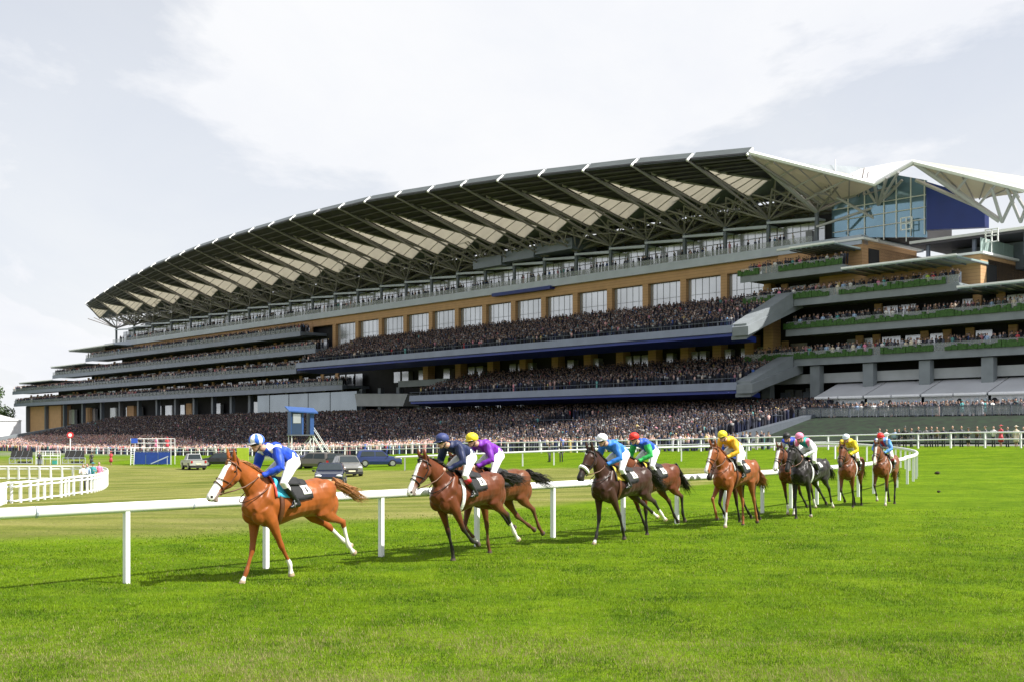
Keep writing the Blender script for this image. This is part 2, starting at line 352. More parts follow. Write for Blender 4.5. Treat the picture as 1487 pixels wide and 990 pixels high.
def each(boxes, name, mat):
    for q in boxes: part(bbox(MB(), *q), name, mat)
def part(mb, name, mat, par=S, **k):
    o = mb.build(name, mat, None, **k); o.parent = par
    if par is S: o.matrix_parent_inverse = Matrix.Translation(-S.location)
    return o
U0 = Up(1700, 0)      # the stand goes on beyond the frame
UL = UC[0]
# roof: one dark deck and one cream fabric fold per bay
for i in range(NC - 1):
    ua, ub = UC[i + 1], UC[i]; va, vb, za, zb = LV[i + 1], LV[i], LZ[i + 1], LZ[i]
    def rp(s, w, dz, q=0):   # s 0..1 across bay from low u, w 0..1 from lip inwards
        v = va * (1 - s) + vb * s; z = za * (1 - s) + zb * s
        vin = 5.0; v = v * (1 - w) + (vin if v > vin + 1 else v - 4) * w
        return B(ua * (1 - s) + ub * s, v, z + (38.2 - z) * w + dz)
    def fold(s, w):          # height of the fold: ridge near the low-u side, valley on the far side
        a = max(0, (w - .30) / .70); return a * (1.8 if s == 0 else (-1.3 if s == 1 else 0))
    m = MB(); h = .22; WS = [0, .12, .24, .34, .46, .58, .72, .86, 1]
    def sp(w): return 1 - .47 * min(1, max(0, (w - .24) / .70)) ** .72     # where fabric takes over from the dark deck
    def pt(s, w, up):
        a = max(0.0, (w - .22) / .78) ** .8; q = .16
        dz = -1.5 + 3.6 * (s / q if s <= q else (1 - s) / (1 - q)); return rp(s, w, a * dz + up)
    for w0, w1 in zip(WS, WS[1:]):
        q0, q1 = min(.985, sp(w0)), min(.985, sp(w1))
        if w1 <= .241: q0 = q1 = 1
        m.hexa([pt(0, w0, 0), pt(.16, w0, 0), pt(.16, w1, 0), pt(0, w1, 0), pt(0, w0, h), pt(.16, w0, h), pt(.16, w1, h), pt(0, w1, h)])
        m.hexa([pt(.161, w0, 0), pt(q0, w0, 0), pt(q1, w1, 0), pt(.161, w1, 0), pt(.161, w0, h), pt(q0, w0, h), pt(q1, w1, h), pt(.161, w1, h)])
    for ww in range(1, 6):    # purlins under the dark deck
        a_ = ww * .09; m.tube([pt(.02, a_, -.25), pt(min(.98, sp(a_)), a_, -.25)], .16, 4)
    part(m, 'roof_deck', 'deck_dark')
    m = MB()
    for w0, w1 in zip(WS[2:], WS[3:]):
        q0, q1 = min(.985, sp(w0)), min(.985, sp(w1))
        m.hexa([pt(q0 + .002, w0, 0), pt(1, w0, 0), pt(1, w1, 0), pt(q1 + .002, w1, 0), pt(q0 + .002, w0, .06), pt(1, w0, .06), pt(1, w1, .06), pt(q1 + .002, w1, .06)])
    part(m, 'fabric_canopy', 'cream_fabric')
    # lip louver with a notch at each truss
    m = MB(); p0, p1 = rp(.03, 0, 0), rp(.97, 0, 0); n_ = Vector((NX, NY, 0))
    m.hexa([p0 - n_ * .3 + Vector((0, 0, -.15)), p0 + Vector((0, 0, -.15)), p1 + Vector((0, 0, -.15)), p1 - n_ * .3 + Vector((0, 0, -.15)),
            p0 - n_ * 1.6 + Vector((0, 0, 1.1)), p0 - n_ * 1.2 + Vector((0, 0, 1.15)), p1 - n_ * 1.2 + Vector((0, 0, 1.15)), p1 - n_ * 1.6 + Vector((0, 0, 1.1))])
    part(m, 'roof_louver', 'louver')
    # ribs on the fabric
    m = MB()
    for ww in (.42, .54, .66, .78, .9): m.tube([pt(sp(ww), ww, -.12), pt(1, ww, -.12)], .09, 4)
    m.tube([pt(min(.98, sp(w_)), w_, -.14) for w_ in (.24, .4, .55, .78, 1)], .2, 4)
    part(m, 'fabric_rib', 'truss')
for i in range(NC):
    u, lv, lz = UC[i], LV[i], LZ[i]; m = MB(); vin = 5.0 if lv > 6 else lv - 4
    def top(w): return B(u, lv * (1 - w) + vin * w, lz + (38.2 - lz) * w - 1.5 * max(0, (w - .22) / .78) ** .8 - .3)
    def bot(w): a = B(u, 0, ZN); b = top(.03); return b.lerp(a, w)
    m.tube([top(0), top(.5), top(1)], .12, 6); m.tube([bot(0), bot(1)], .17, 6)
    K = 8
    for k in range(K):
        a, b_ = k / K, (k + 1) / K
        m.tube([top(1 - a * .98), bot(b_ * .97)], .07, 4); m.tube([bot(b_ * .97), top(1 - b_ * .98)], .07, 4)
    part(m, 'roof_truss', 'truss'); n_ = Vector((NX, NY, 0)); q_ = top(0)
    m = MB(); m.tube([q_ + n_ * .35 + Vector((0, 0, .1)), q_ - n_ * .9 + Vector((0, 0, 1.15))], .2, 5); part(m, 'truss_cap', 'post_white')
    # the tree of struts over each column
    m = MB(); nd = B(u, 0, ZN)
    up_, dn = (UC[i - 1] if i else u + 9), (UC[i + 1] if i < NC - 1 else u - 8)
    for f_ in (.5, 1.0):
        for uu in (u + (up_ - u) * f_, u + (dn - u) * f_):
            m.tube([nd, B(uu, 5, 37.2)], .15, 5); m.tube([nd, B(uu, -5, 37.4)], .15, 5)
            m.tube([nd, B(uu, -11, 38.6)], .12, 4)
    m.tube([nd, B(u, -7, 36.9)], .2, 5); m.tube([nd, B(u, 6, 37.4)], .2, 5)
    rr = random.Random(i)
    for k in range(20):
        uu = u + (dn - u) * rr.random(); v0 = rr.uniform(-10, 4)
        m.tube([B(uu, v0, 35 + rr.random()), B(uu + rr.uniform(-4, 4), v0 + rr.uniform(-4, 4), 38.6)], .11, 4)
        m.tube([B(uu, v0, 35.3), B(uu + rr.uniform(-6, 6), v0 + rr.uniform(-3, 3), 35.3 + rr.uniform(0, 2.5))], .10, 4)
    if i < NC - 1:
        for v0, z0 in ((3, 36.8), (-4, 35.2), (-10, 35.4)): m.tube([B(u, v0, z0), B(dn, v0, z0)], .17, 5)
    part(m, 'strut_tree', 'truss')
    m = MB(); m.tube([B(u, 0, 29.4), B(u, 0, ZN)], .33, 8); part(m, 'column', 'steel_grey')
# the roof behind the trusses (dark underside, rises to the back)
for i in range(NC - 1):
    m = MB(); ua, ub = UC[i + 1], UC[i]; vi = 5.0 if LV[i + 1] > 6 else LV[i + 1] - 4; mid = ua * .84 + ub * .16
    m.hexa([B(ua, -18, 40.5), B(mid, -18, 43), B(mid, vi, 40.2), B(ua, vi, 36.7), B(ua, -18, 40.8), B(mid, -18, 43.3), B(mid, vi, 40.6), B(ua, vi, 37)])
    m.hexa([B(mid, -18, 43), B(ub, -18, 40.5), B(ub, vi, 36.7), B(mid, vi, 40.2), B(mid, -18, 43.3), B(ub, -18, 40.8), B(ub, vi, 37), B(mid, vi, 40.6)])
    part(m, 'rear_roof', 'concrete'); m = MB(); bbox(m, ua, ub, -17.9, -17.6, 33.5, 40.6); part(m, 'rear_screen', 'concrete')
    m = MB(); bbox(m, ua, ub, -9.2, -9.0, 34.01, 36.9); part(m, 'plant_screen', 'fascia_pale')
# terrace storey: glass wall, stepped canopies, fascia, balustrade
m = MB(); bbox(m, Up(1290), UL - 3, -18, -2.4, 29.5, 34.0); part(m, 'terrace_core', 'interior_dark')
for i in range(NC - 1):
    ua, ub = UC[i + 1], UC[i]; m = MB(); bbox(m, ua + .1, ub - .1, -2.35, -2.2, 29.5, 33.0); w = part(m, 'terrace_window', 'window_pale')
    m = MB(); n = 6
    for k in range(n + 1): uu = ua + (ub - ua) * k / n; bbox(m, uu - .03, uu + .03, -2.19, -2.15, 29.5, 33.0)
    bbox(m, ua, ub, -2.18, -2.12, 31.9, 32.0)
    if i % 3 == 1: bbox(m, ua + 2, ua + 3.1, -2.18, -1.9, 29.5, 31.8)
    o = m.build('mullion', 'mullion', w)
    m = MB(); m.hexa([B(ua, -2.3, 33.0), B(ub, -2.3, 33.6), B(ub, .5, 33.3), B(ua, .5, 32.7), B(ua, -2.3, 33.25), B(ub, -2.3, 33.85), B(ub, .5, 33.65), B(ua, .5, 33.15)])
    part(m, 'terrace_canopy', 'fascia_pale')
    m = MB(); bbox(m, ua, ub, 1.1, 1.15, 29.6, 30.4); bbox(m, ua, ub, 1.07, 1.18, 30.402, 30.47)
    for k in range(4): uu = ua + (ub - ua) * k / 4; bbox(m, uu - .03, uu + .03, 1.152, 1.2, 29.6, 30.4)
    part(m, 'terrace_balustrade', 'clear_glass')
m = MB(); bbox(m, Up(1252, 1), UL + 6, -.5, 1.2, 28.3, 29.6); bbox(m, Up(1252, 1), UL + 6, -16, -.5, 29.0, 29.5); part(m, 'terrace_fascia', 'fascia_pale')
m = MB(); bbox(m, Up(1135), UL + 6, -1.0, .4, 26.7, 28.28)
for i in range(NC): 
    if COLS[i] >= 470 and COLS[i] < 1130: bbox(m, UC[i] - .6, UC[i] + .6, -1, .35, 18, 26.7)
part(m, 'orange_band', 'orange_clad')
for i in range(NC - 1):
    if not (470 <= COLS[i] < 1110): continue
    ua, ub = UC[i + 1] + .62, UC[i] - .62; m = MB(); bbox(m, ua, ub, -.5, -.35, 19, 26.65); w = part(m, 'window', 'window_pale')
    m = MB()
    for k in range(6): uu = ua + (ub - ua) * k / 5; bbox(m, uu - .035, uu + .035, -.34, -.31, 19, 26.65)
    for z_ in (24.1, 21.6): bbox(m, ua, ub, -.335, -.305, z_, z_ + .06)
    m.build('mullion', 'mullion', w)
# commentary boxes on the terrace
for px0, px1, zt in ((688, 729, 35.3), (731, 776, 35.7), (778, 832, 36.1)):
    m = MB(); bbox(m, Up(px1, 2), Up(px0, 2), -4, 2.2, zt - 1.9, zt); part(m, 'box_roof', 'strip_grey')
m = MB(); bbox(m, Up(800, 1.4), Up(715, 1.4), -.5, 1.6, 27.85, 28.45); part(m, 'box_deck', 'cladding_blue')
# core masses behind everything
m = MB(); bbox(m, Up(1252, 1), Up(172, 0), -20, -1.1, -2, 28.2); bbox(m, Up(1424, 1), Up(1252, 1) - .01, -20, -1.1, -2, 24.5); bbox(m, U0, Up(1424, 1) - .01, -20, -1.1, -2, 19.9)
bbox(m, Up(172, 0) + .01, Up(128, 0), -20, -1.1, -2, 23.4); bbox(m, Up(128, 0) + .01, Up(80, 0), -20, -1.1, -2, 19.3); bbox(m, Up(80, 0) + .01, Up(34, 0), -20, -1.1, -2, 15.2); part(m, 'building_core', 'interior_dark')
# balconies
LB = [11.7, 15.85, 20.0, 24.1]
BAL = []   # (u0, u1, vfront, z floor, block) for the crowd
def balcony(pxa, pxb, zb, vf, planter, back=True, vb=-1.0):
    ua, ub = Up(pxb, vf) if pxb < 1500 else U0, Up(pxa, vf); m = MB()
    bbox(m, ua, ub, vb, vf - 1.2, zb + .35, zb + .95)
    m.hexa([B(ua, vf - 1.5, zb + .3), B(ub, vf - 1.5, zb + .3), B(ub, vf, zb), B(ua, vf, zb), B(ua, vf - 1.5, zb + .98), B(ub, vf - 1.5, zb + .98), B(ub, vf, zb + .98), B(ua, vf, zb + .98)])
    p = part(m, 'balcony', 'concrete' if planter else 'strip_grey')
    m = MB(); bbox(m, ua, ub, vf - .14, vf - .04, zb + 1.95, zb + 2.02)
    if planter: bbox(m, ua, ub, vf - .12, vf - .07, zb + .99, zb + 1.949)
    else:
        bbox(m, ua, ub, vf - .12, vf - .07, zb + .99, zb + 1.15); bbox(m, ua, ub, vf - .12, vf - .07, zb + 1.5, zb + 1.54); q_ = ua
        while q_ < ub: bbox(m, q_, q_ + .08, vf - .13, vf - .05, zb + 1.151, zb + 1.949); q_ += 2.2
    r = m.build('balustrade', 'steel_grey' if not planter else 'clear_glass', p)
    if not planter: m = MB(); bbox(m, ua, ub, vf - .16, vf - .14, zb + .99, zb + 1.92); m.build('glass_panel', 'clear_glass', p)
    if planter:
        m = MB(); rr = random.Random(int(zb * 10)); u = ua
        while u < ub:
            l = rr.uniform(1.5, 4.5)
            w_ = u
            while w_ < min(u + l, ub) and l > 1.8: bbox(m, w_, w_ + .42, vf - .04 + rr.uniform(-.05, .02), vf + .14 + rr.uniform(0, .16), zb + .99, zb + 1.55 + rr.uniform(-.15, .38)); w_ += .36 + rr.random() * .12
            u += l + .05
        m.build('planter_hedge', 'hedge_green', p)
    BAL.append((ua, ub, vf, zb + .98, planter))
    # box fronts behind the balcony: glazing, dark openings, orange piers
    rr = random.Random(int(zb * 7) + pxa); u = ua + 1
    while u < ub - 3:
        l = rr.uniform(2.6, 3.6)
        if rr.random() < .62: bbox(MB(), u, u + l * .8, .05, .15, zb + 1.1, zb + 3.7).build('box_window', 'window_pale', p)
        u += l
        if rr.random() < .33: bbox(MB(), u - .5, u + .6, .16, .45, zb + 1, zb + 4.1).build('orange_pier', 'orange_clad', p)
    return p
balcony(20, 497, LB[0], 6, False); balcony(18, 430, LB[1], 6, False); balcony(76, 458, LB[2], 6, False); balcony(124, 436, LB[3], 6, False)
balcony(1081, 2000, LB[0], 6, True); balcony(1141, 2000, LB[1], 6, True); balcony(1081, 1392, LB[2], 6, True); balcony(1075, 1223, LB[3], 6, True)
# stepped canopies at both ends
def canopy(pxa, pxb, z, vf, mat):
    ua, ub = Up(pxb, 1 if pxb > 600 else vf), Up(pxa, vf); m = MB()
    m.hexa([B(ua, -1, z), B(ub, -1, z), B(ub, vf, z + .1), B(ua, vf, z + .1), B(ua, -1, z + .25), B(ub, -1, z + .25), B(ub, vf, z + .22), B(ua, vf, z + .22)])
    p = part(m, 'end_canopy', mat)
    m = MB(); bbox(m, ua, ub, vf - .1, vf + .2, z + .22, z + .45); m.build('canopy_edge', 'white_paint', p)
    m = MB(); n = 8
    for k in range(n + 1): uu = ua + (ub - ua) * k / n; m.tube([B(uu, -1, z - .1), B(uu, vf, z - .02)], .09, 4)
    m.build('canopy_rafter', 'steel_grey', p)
canopy(1147, 1250, 27.6, 7.5, 'glass_green'); canopy(1222, 1425, 23.9, 7.5, 'glass_green'); canopy(1390, 1600, 19.9, 7.5, 'glass_green')
canopy(100, 165, 27.9, 6.5, 'glass_rail'); canopy(74, 124, 23.4, 6.5, 'glass_rail'); canopy(28, 76, 19.3, 6.5, 'glass_rail')
# stepped masses of the right-hand end, orange brick end walls in the sun
for (px0, px1, z0, z1, vf) in ((1130, 1252, 24.9, 28.9, 1.0), (1190, 1424, 20.9, 25.0, 1.0)):
    m = MB(); bbox(m, Up(px1, vf), Up(px0, vf), -14, vf, z0, z1); p = part(m, 'end_block', 'orange_clad')
    m = MB(); bbox(m, Up(px1, vf) - .5, Up(px0, vf), -14.5, vf + .4, z1 + .003, z1 + .3); m.build('parapet_cap', 'white_paint', p)
    m = MB(); bbox(m, Up(px1, vf) - .06, Up(px1, vf) - .01, -3.4, -.6, z0 + .2, z0 + 3.0); m.build('door', 'interior_dark', p)
m = MB(); bbox(m, Up(1700, 0), Up(1424, 0), -14, -.6, 20.0, 20.9); bbox(m, Up(1424, 0), Up(1252, 0), -14, -.6, 24.6, 25.0); part(m, 'end_terrace', 'concrete_pale')
m = MB(); a = Up(1424, 0)
for k in range(9): bbox(m, a - .2, a - .1, -14 + k * 1.6, -14 + k * 1.6 + 1.5, 25.4, 27.2)
part(m, 'glass_screen', 'glass_green')
# big flat roof at the right end and its posts
def zz_(px, py, v): return Zp(px, py, v)
zr = zz_(1400, 337, -4) - .9; m = MB(); bbox(m, Up(1800, -3), Up(1322, -3), -16, -3, zr - .3, zr); part(m, 'flat_roof_soffit', 'deck_dark'); m = MB(); bbox(m, Up(1800, -3), Up(1322, -3), -16, -2.7, zr + .003, zr + .35)
part(m, 'flat_roof', 'white_paint')
m = MB(); bbox(m, Up(1800, 0), Up(1335, 0), -15, -9, 24, zr - .5); part(m, 'roof_plant_room', 'steel_grey')
m = MB()
for px in (1348, 1415, 1490): m.tube([B(Up(px, -4), -4, 25), B(Up(px, -4), -4, zr - .3)], .3, 8)
part(m, 'roof_post', 'strip_grey')
for px, py in ((1316, 325), (1440, 343)):
    u_, z_ = Up(px, -1), zz_(px, py + 9, -1); m = MB()
    for du in (-.5, 0, .5): bbox(m, u_ + du * 1.6 - .07, u_ + du * 1.6 + .07, -1.1, -.95, z_, z_ + 1.7)
    for dz in (0, .8, 1.6): bbox(m, u_ - .9, u_ + .9, -1.1, -.95, z_ + dz, z_ + dz + .12)
    m.tube([B(u_, -1, z_ - 1.6), B(u_, -1, z_)], .07, 5); part(m, 'floodlight_rack', 'white_paint')
# atrium: glass and blue wall under the second roof
def face(m, pts, v, th):
    i = len(m.v); P = [(Up(px, v), zz_(px, py, v)) for px, py in pts]; m.prism(P, lambda p, t_: B(p[0], t_, p[1]), v, v - th)
m = MB(); face(m, [(1208, 345), (1208, 290), (1240, 262), (1300, 254), (1345, 262), (1345, 345)], -2, .3); p = part(m, 'atrium_glass', 'glass_atrium')
m = MB()
for px, py in ((1232, 275), (1256, 265), (1284, 262), (1302, 258), (1323, 258), (1343, 262)): m.tube([B(Up(px, -2), -1.9, 29), B(Up(px, -2), -1.9, zz_(px, py, -2))], .09, 4)
for py in (294, 311, 328): m.tube([B(Up(1210, -2), -1.9, zz_(1280, py, -2)), B(Up(1345, -2), -1.9, zz_(1280, py, -2))], .07, 4)
m.build('glazing_bar', 'post_white', p)
m = MB(); face(m, [(1345, 334), (1345, 264), (1372, 272), (1400, 283), (1430, 309), (1430, 330)], -1.6, 1.2); part(m, 'blue_wall', 'cladding_blue')
# second roof
def q3(px, py, v): return B(Up(px, v), v, zz_(px, py, v))
Rg, Va, En = q3(1327, 236, 7), q3(1270, 268, 4), q3(1490, 277, 6); Rb, Vb, Eb = q3(1303, 239, -14), q3(1222, 254, -14), q3(1500, 262, -14)
def slab(m, a, b, c, d, h): up = Vector((0, 0, h)); m.hexa([a, b, c, d, a + up, b + up, c + up, d + up])
m = MB(); slab(m, Va, Rg, Rb, Vb, .35); part(m, 'second_roof', 'white_paint')
m = MB(); slab(m, Rg, En, Eb, Rb, .3); part(m, 'second_roof', 'cream_fabric')
L0_ = B(UC[-1], LV[-1], LZ[-1]); Lb = B(UC[-1], -14, 40.6)
m = MB(); slab(m, Va, L0_, Lb, Vb, .3); part(m, 'end_fabric', 'cream_fabric')
dv_ = Vector((0, 0, .25)); a_, b_, c_ = q3(1243, 284, 0), q3(1192, 297, 1), q3(1150, 262, 8)
m = MB(); m.hexa([L0_ - dv_, Va - dv_, a_, b_, L0_ - dv_ * .7, Va - dv_ * .7, a_ + dv_ * .3, b_ + dv_ * .3]); part(m, 'end_fabric', 'cream_fabric')
m = MB()
for w_ in (.2, .4, .6, .8): m.tube([L0_.lerp(Va, w_) - dv_ * 1.3, b_.lerp(a_, w_) - dv_ * .4], .1, 5)
m.tube([L0_ - dv_ * 2, b_, a_], .22, 6); part(m, 'fabric_rib', 'truss')
c1_, c2_ = q3(1436, 287, 2), q3(1398, 291, 0)
m = MB(); m.hexa([Rg - dv_, En - dv_, c1_, c2_, Rg - dv_ * .7, En - dv_ * .7, c1_ + dv_ * .3, c2_ + dv_ * .3]); part(m, 'end_fabric', 'cream_fabric')
m = MB()
for w_ in (.25, .45, .65, .85): m.tube([Rg.lerp(En, w_) - dv_ * 1.3, c2_.lerp(c1_, w_) - dv_ * .4], .1, 5)
part(m, 'fabric_rib', 'truss')
m = MB(); m.tube([L0_ + Vector((0, 0, .2)), Va, Rg, En], .33, 6); part(m, 'roof_edge', 'white_paint')
m = MB(); tn_ = q3(1275, 300, -2.6)
for a_ in (Va, q3(1288, 258, 6), q3(1305, 250, 8), q3(1250, 262, 0), q3(1310, 262, -1)): m.tube([tn_, a_], .2, 6)
m.tube([B(Up(1275, -2.6), -2.6, 29), tn_], .3, 8)
m.tube([L0_, B(UC[-1], 0, ZN)], .35, 6); 
for w_ in (.2, .4, .6, .8): m.tube([L0_.lerp(B(UC[-1], 0, ZN), w_), L0_.lerp(Va, w_)], .15, 5)
m.tube([Rg, q3(1452, 321, 2)], .36, 6)
for w_ in (.25, .5, .75): m.tube([Rg.lerp(q3(1452, 321, 2), w_), Rg.lerp(En, w_)], .18, 5)
for a_, b_ in ((1455, 1440), (1455, 1478), (1482, 1462), (1482, 1500), (1500, 1470)): m.tube([q3(a_, 323, 2), q3(b_, 274, 6)], .22, 5)
m.tube([tn_, q3(1185, 330, 2)], .2, 5); m.tube([q3(1215, 287, 2), tn_ + Vector((0, 0, -2))], .2, 5)
m.tube([q3(1330, 262, 2), q3(1430, 305, 2)], .25, 5)
part(m, 'second_truss', 'truss_pale')
m = MB(); m.tube([q3(1213, 250, -6), q3(1213, 232, -6)], .07, 4); part(m, 'antenna', 'post_white')

# upper and lower seating tiers
def tier(name, pa, pb, v0, v1, z0, z1, pr):
    ua, ub = Up(pb, v0), Up(pa, v0); m = MB(); n = 16
    for k in range(n):
        va_, vb_ = v0 + (v1 - v0) * k / n, v0 + (v1 - v0) * (k + 1) / n; za_ = z0 + (z1 - z0) * (k + 1) / n
        bbox(m, ua, ub, vb_, va_, za_ - .9, za_)
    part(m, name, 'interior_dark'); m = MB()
    m.hexa([B(ua, v0 - 5, z0 - 1.5), B(ub, v0 - 5, z0 - 1.5), B(ub, v0 + .1, z0 - .95), B(ua, v0 + .1, z0 - .95), B(ua, v0 - 5, z0 - .8), B(ub, v0 - 5, z0 - .8), B(ub, v0 + .1, z0 - .1), B(ua, v0 + .1, z0 - .1)])
    part(m, 'tier_edge', 'strip_blue')
    m = MB(); m.hexa([B(ua, v0 + .11, z0 - .55), B(ub, v0 + .11, z0 - .55), B(ub, v0 + .5, z0 - .5), B(ua, v0 + .5, z0 - .5), B(ua, v0 + .11, z0 + .55), B(ub, v0 + .11, z0 + .55), B(ub, v0 + .35, z0 + .55), B(ua, v0 + .35, z0 + .55)])
    part(m, 'tier_fascia', 'strip_grey')
    m = MB(); m.tube([B(ua, v0 + .3, z0 + 1.1), B(ub, v0 + .3, z0 + 1.1)], .05, 4)
    u = ua
    while u < ub: m.tube([B(u, v0 + .3, z0 + .4), B(u, v0 + .3, z0 + 1.1)], .04, 4); u += 2.5
    part(m, 'tier_rail', 'steel_grey')
    # sloping end wall
    m = MB(); th = 2.6
    def ew(vv_, zz): return B(ua, vv_, zz)
    m.hexa([B(ua - th, v0 + .4, z0 - 1.0), B(ua, v0 + .4, z0 - 1.0), B(ua, v1 + 3, z1 - 1.6), B(ua - th, v1 + 3, z1 - 1.6), B(ua - th, v0 + .4, z0 + .2), B(ua, v0 + .4, z0 + .2), B(ua, v1 + 3, z1 - .3), B(ua - th, v1 + 3, z1 - .3)])
    part(m, 'tier_end_wall', 'concrete'); return ua, ub
TB = tier('upper_tier', 432, 1066, 16, .5, 16.4, 21.6, 0)
TC = tier('lower_tier', 597, 1072, 16, 1.5, 8.7, 12.4, 0)
# side stringers from the tiers up to the right-hand balconies
for (pa, ya, pb_, yb, va_, vb_) in ((1062, 478, 1092, 447, 16, 6.2), (1068, 560, 1092, 538, 16, 6.2)):
    m = MB(); a, b = q3(pa, ya, va_), q3(1130, yb - 14, 6.2); dn_ = Vector((0, 0, -1.5)); sd = Vector((EX, EY, 0)) * -2.5
    m.hexa([a + dn_, a + dn_ + sd, b + dn_ + sd, b + dn_, a + Vector((0, 0, .6)), a + sd + Vector((0, 0, .6)), b + sd + Vector((0, 0, .6)), b + Vector((0, 0, .6))]); part(m, 'stair_wall', 'concrete')
# ground storey
each([(Up(px, 3) - .5, Up(px, 3) + .5, 2.4, 3.4, 3, 11.8 if px < 600 else 8.2) for px in list(range(40, 600, 27)) + list(range(612, 1180, 33))], 'ground_pier', 'steel_grey')
m = MB(); bbox(m, Up(83, 3.5), Up(38, 3.5), -1, 2.3, 2, 11.6); part(m, 'end_wall', 'orange_clad')
for pa, pb_ in ((88, 96), (100, 108), (132, 138), (160, 170), (183, 190), (196, 204), (228, 234), (240, 250), (262, 268), (312, 320), (360, 374)):
    m = MB(); bbox(m, Up(pb_, .5), Up(pa, .5), -.4, .5, 5.5, 10.2); part(m, 'lit_opening', 'window_pale')
for pa, pb_ in ((122, 130), (184, 194), (270, 278)):
    m = MB(); bbox(m, Up(pb_, 1.5), Up(pa, 1.5), .6, 1.5, 5, 10.5); part(m, 'orange_screen', 'orange_clad')
for k, pa in enumerate((374, 392, 420, 448, 480)):
    pb_ = (391, 419, 447, 479, 518)[k]; m = MB(); bbox(m, Up(pb_, 4.2), Up(pa, 4.2), 3.5, 4.2, 5, 11.4); part(m, 'ground_window', 'window_glass')
m = MB(); face(m, [(515, 571), (592, 571), (585, 589), (518, 589)], 8, 4); part(m, 'screen_box', 'concrete_pale')
rr = random.Random(3)
each([(Up(px + rr.uniform(6, 12), 1), Up(px, 1), .3, 1, 6, 8.6 + rr.random() * .4) for px in range(600, 1180, 15) if rr.random() < .8], 'concourse_window', 'window_pale')
each([(Up(px, .5) - .8, Up(px, .5) + .8, -.9, .9, 12, 17) for px in range(620, 1100, 47)] + [(Up(1112, 4) - 1.2, Up(1112, 4) + .4, 2, 4, 11, 20)], 'tier_pier', 'orange_clad')
rr = random.Random(9)
each([(Up(px + 9, .3), Up(px, .3), -.9, .3, 13.0, 15.2) for px in range(560, 1110, 12) if rr.random() < .45], 'lounge_window', 'window_pale')
m = MB(); bbox(m, Up(630, 12), Up(560, 12), 4, 9, 11.4, 12.6); part(m, 'tier_link', 'concrete')
# beam and columns under the right-hand balconies
m = MB(); bbox(m, U0, Up(1120, 3), 2.5, 4.5, 9.3, 10.6); part(m, 'soffit_beam', 'concrete_pale')
each([(Up(px, 4.6) - .75, Up(px, 4.6) + .75, 4.55, 5.6, 4.3, 11.6) for px in (1118, 1189, 1266, 1348, 1439, 1540)], 'concourse_column', 'concrete')
# lower terraces: steps down to the lawn
def zlawn(u, v): p = B(u, v, 0); return g(p.x, p.y)
def zl(v, u=None):
    lo = zlawn(u if u is not None else Up(600, 40), 40) + .25; return lo + (5.5 - lo) * min(1, max(0, (40 - v) / 32))
m = MB(); ua, ub = Up(1150, 20), Up(95, 20)
for j in range(10):
    u0_, u1_ = ua + (ub - ua) * j / 10, ua + (ub - ua) * (j + 1) / 10
    for k in range(24):
        v = 8 + 32 * k / 24; w = v + 32 / 24; za, zb_ = zl(v + 1.3, u0_), zl(v + 1.3, u1_)
        m.hexa([B(u0_, v, -4), B(u1_, v, -4), B(u1_, w, -4), B(u0_, w, -4), B(u0_, v, za), B(u1_, v, zb_), B(u1_, w, zb_), B(u0_, w, za)])
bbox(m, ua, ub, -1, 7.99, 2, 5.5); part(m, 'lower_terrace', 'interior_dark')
m = MB(); a, b = Up(1150, 20), Up(1150, 20) - 1.2
m.hexa([B(b, 9, 1), B(a, 9, 1), B(a, 40.5, -2), B(b, 40.5, -2), B(b, 9, 6), B(a, 9, 6), B(a, 40.5, .9), B(b, 40.5, .9)])
part(m, 'terrace_wall', 'steel_grey'); m = MB(); a, b = Up(95, 20) + 1.2, Up(95, 20); m.hexa([B(b, 9, 1), B(a, 9, 1), B(a, 40.5, -2), B(b, 40.5, -2), B(b, 9, 6.3), B(a, 9, 6.3), B(a, 40.5, 1.0), B(b, 40.5, 1.0)])
part(m, 'terrace_wall', 'concrete')
m = MB()
m.tube([B(Up(1150, 20), 22, zl(22, Up(1150, 20)) + 1.1), B(Up(95, 20), 22, zl(22, Up(95, 20)) + 1.1)], .05, 4); part(m, 'crush_barrier', 'steel_grey')
# right: raised terrace with fence, grass bank below it
uT0, uT1 = Up(1640, 16), Up(1152, 16)
m = MB(); bbox(m, U0, uT1, -1, 17, 1, 4.3); part(m, 'raised_terrace', 'concrete')
m = MB()
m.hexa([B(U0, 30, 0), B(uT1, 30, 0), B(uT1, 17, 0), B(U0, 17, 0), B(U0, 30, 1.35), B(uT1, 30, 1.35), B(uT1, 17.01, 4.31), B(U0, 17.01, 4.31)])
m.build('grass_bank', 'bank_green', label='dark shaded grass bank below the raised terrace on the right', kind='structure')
fe = empty('terrace_fence', B(uT1, 16.7, 4.3), label='grey balustrade along the top of the shaded grass bank', cat='fence')
def fp(mb, name, mat): o = mb.build(name, mat, fe); o.matrix_parent_inverse = Matrix.Translation(-fe.location); return o
fp(bbox(MB(), uT0, uT1, 16.66, 16.7, 4.45, 5.4), 'panel', 'clear_glass'); fp(bbox(MB(), uT0, uT1, 16.62, 16.75, 5.42, 5.5), 'handrail', 'steel_grey')
u = uT0
while u < uT1: fp(bbox(MB(), u - .04, u + .04, 16.71, 16.78, 4.3, 5.42), 'post', 'steel_grey'); u += 2.0
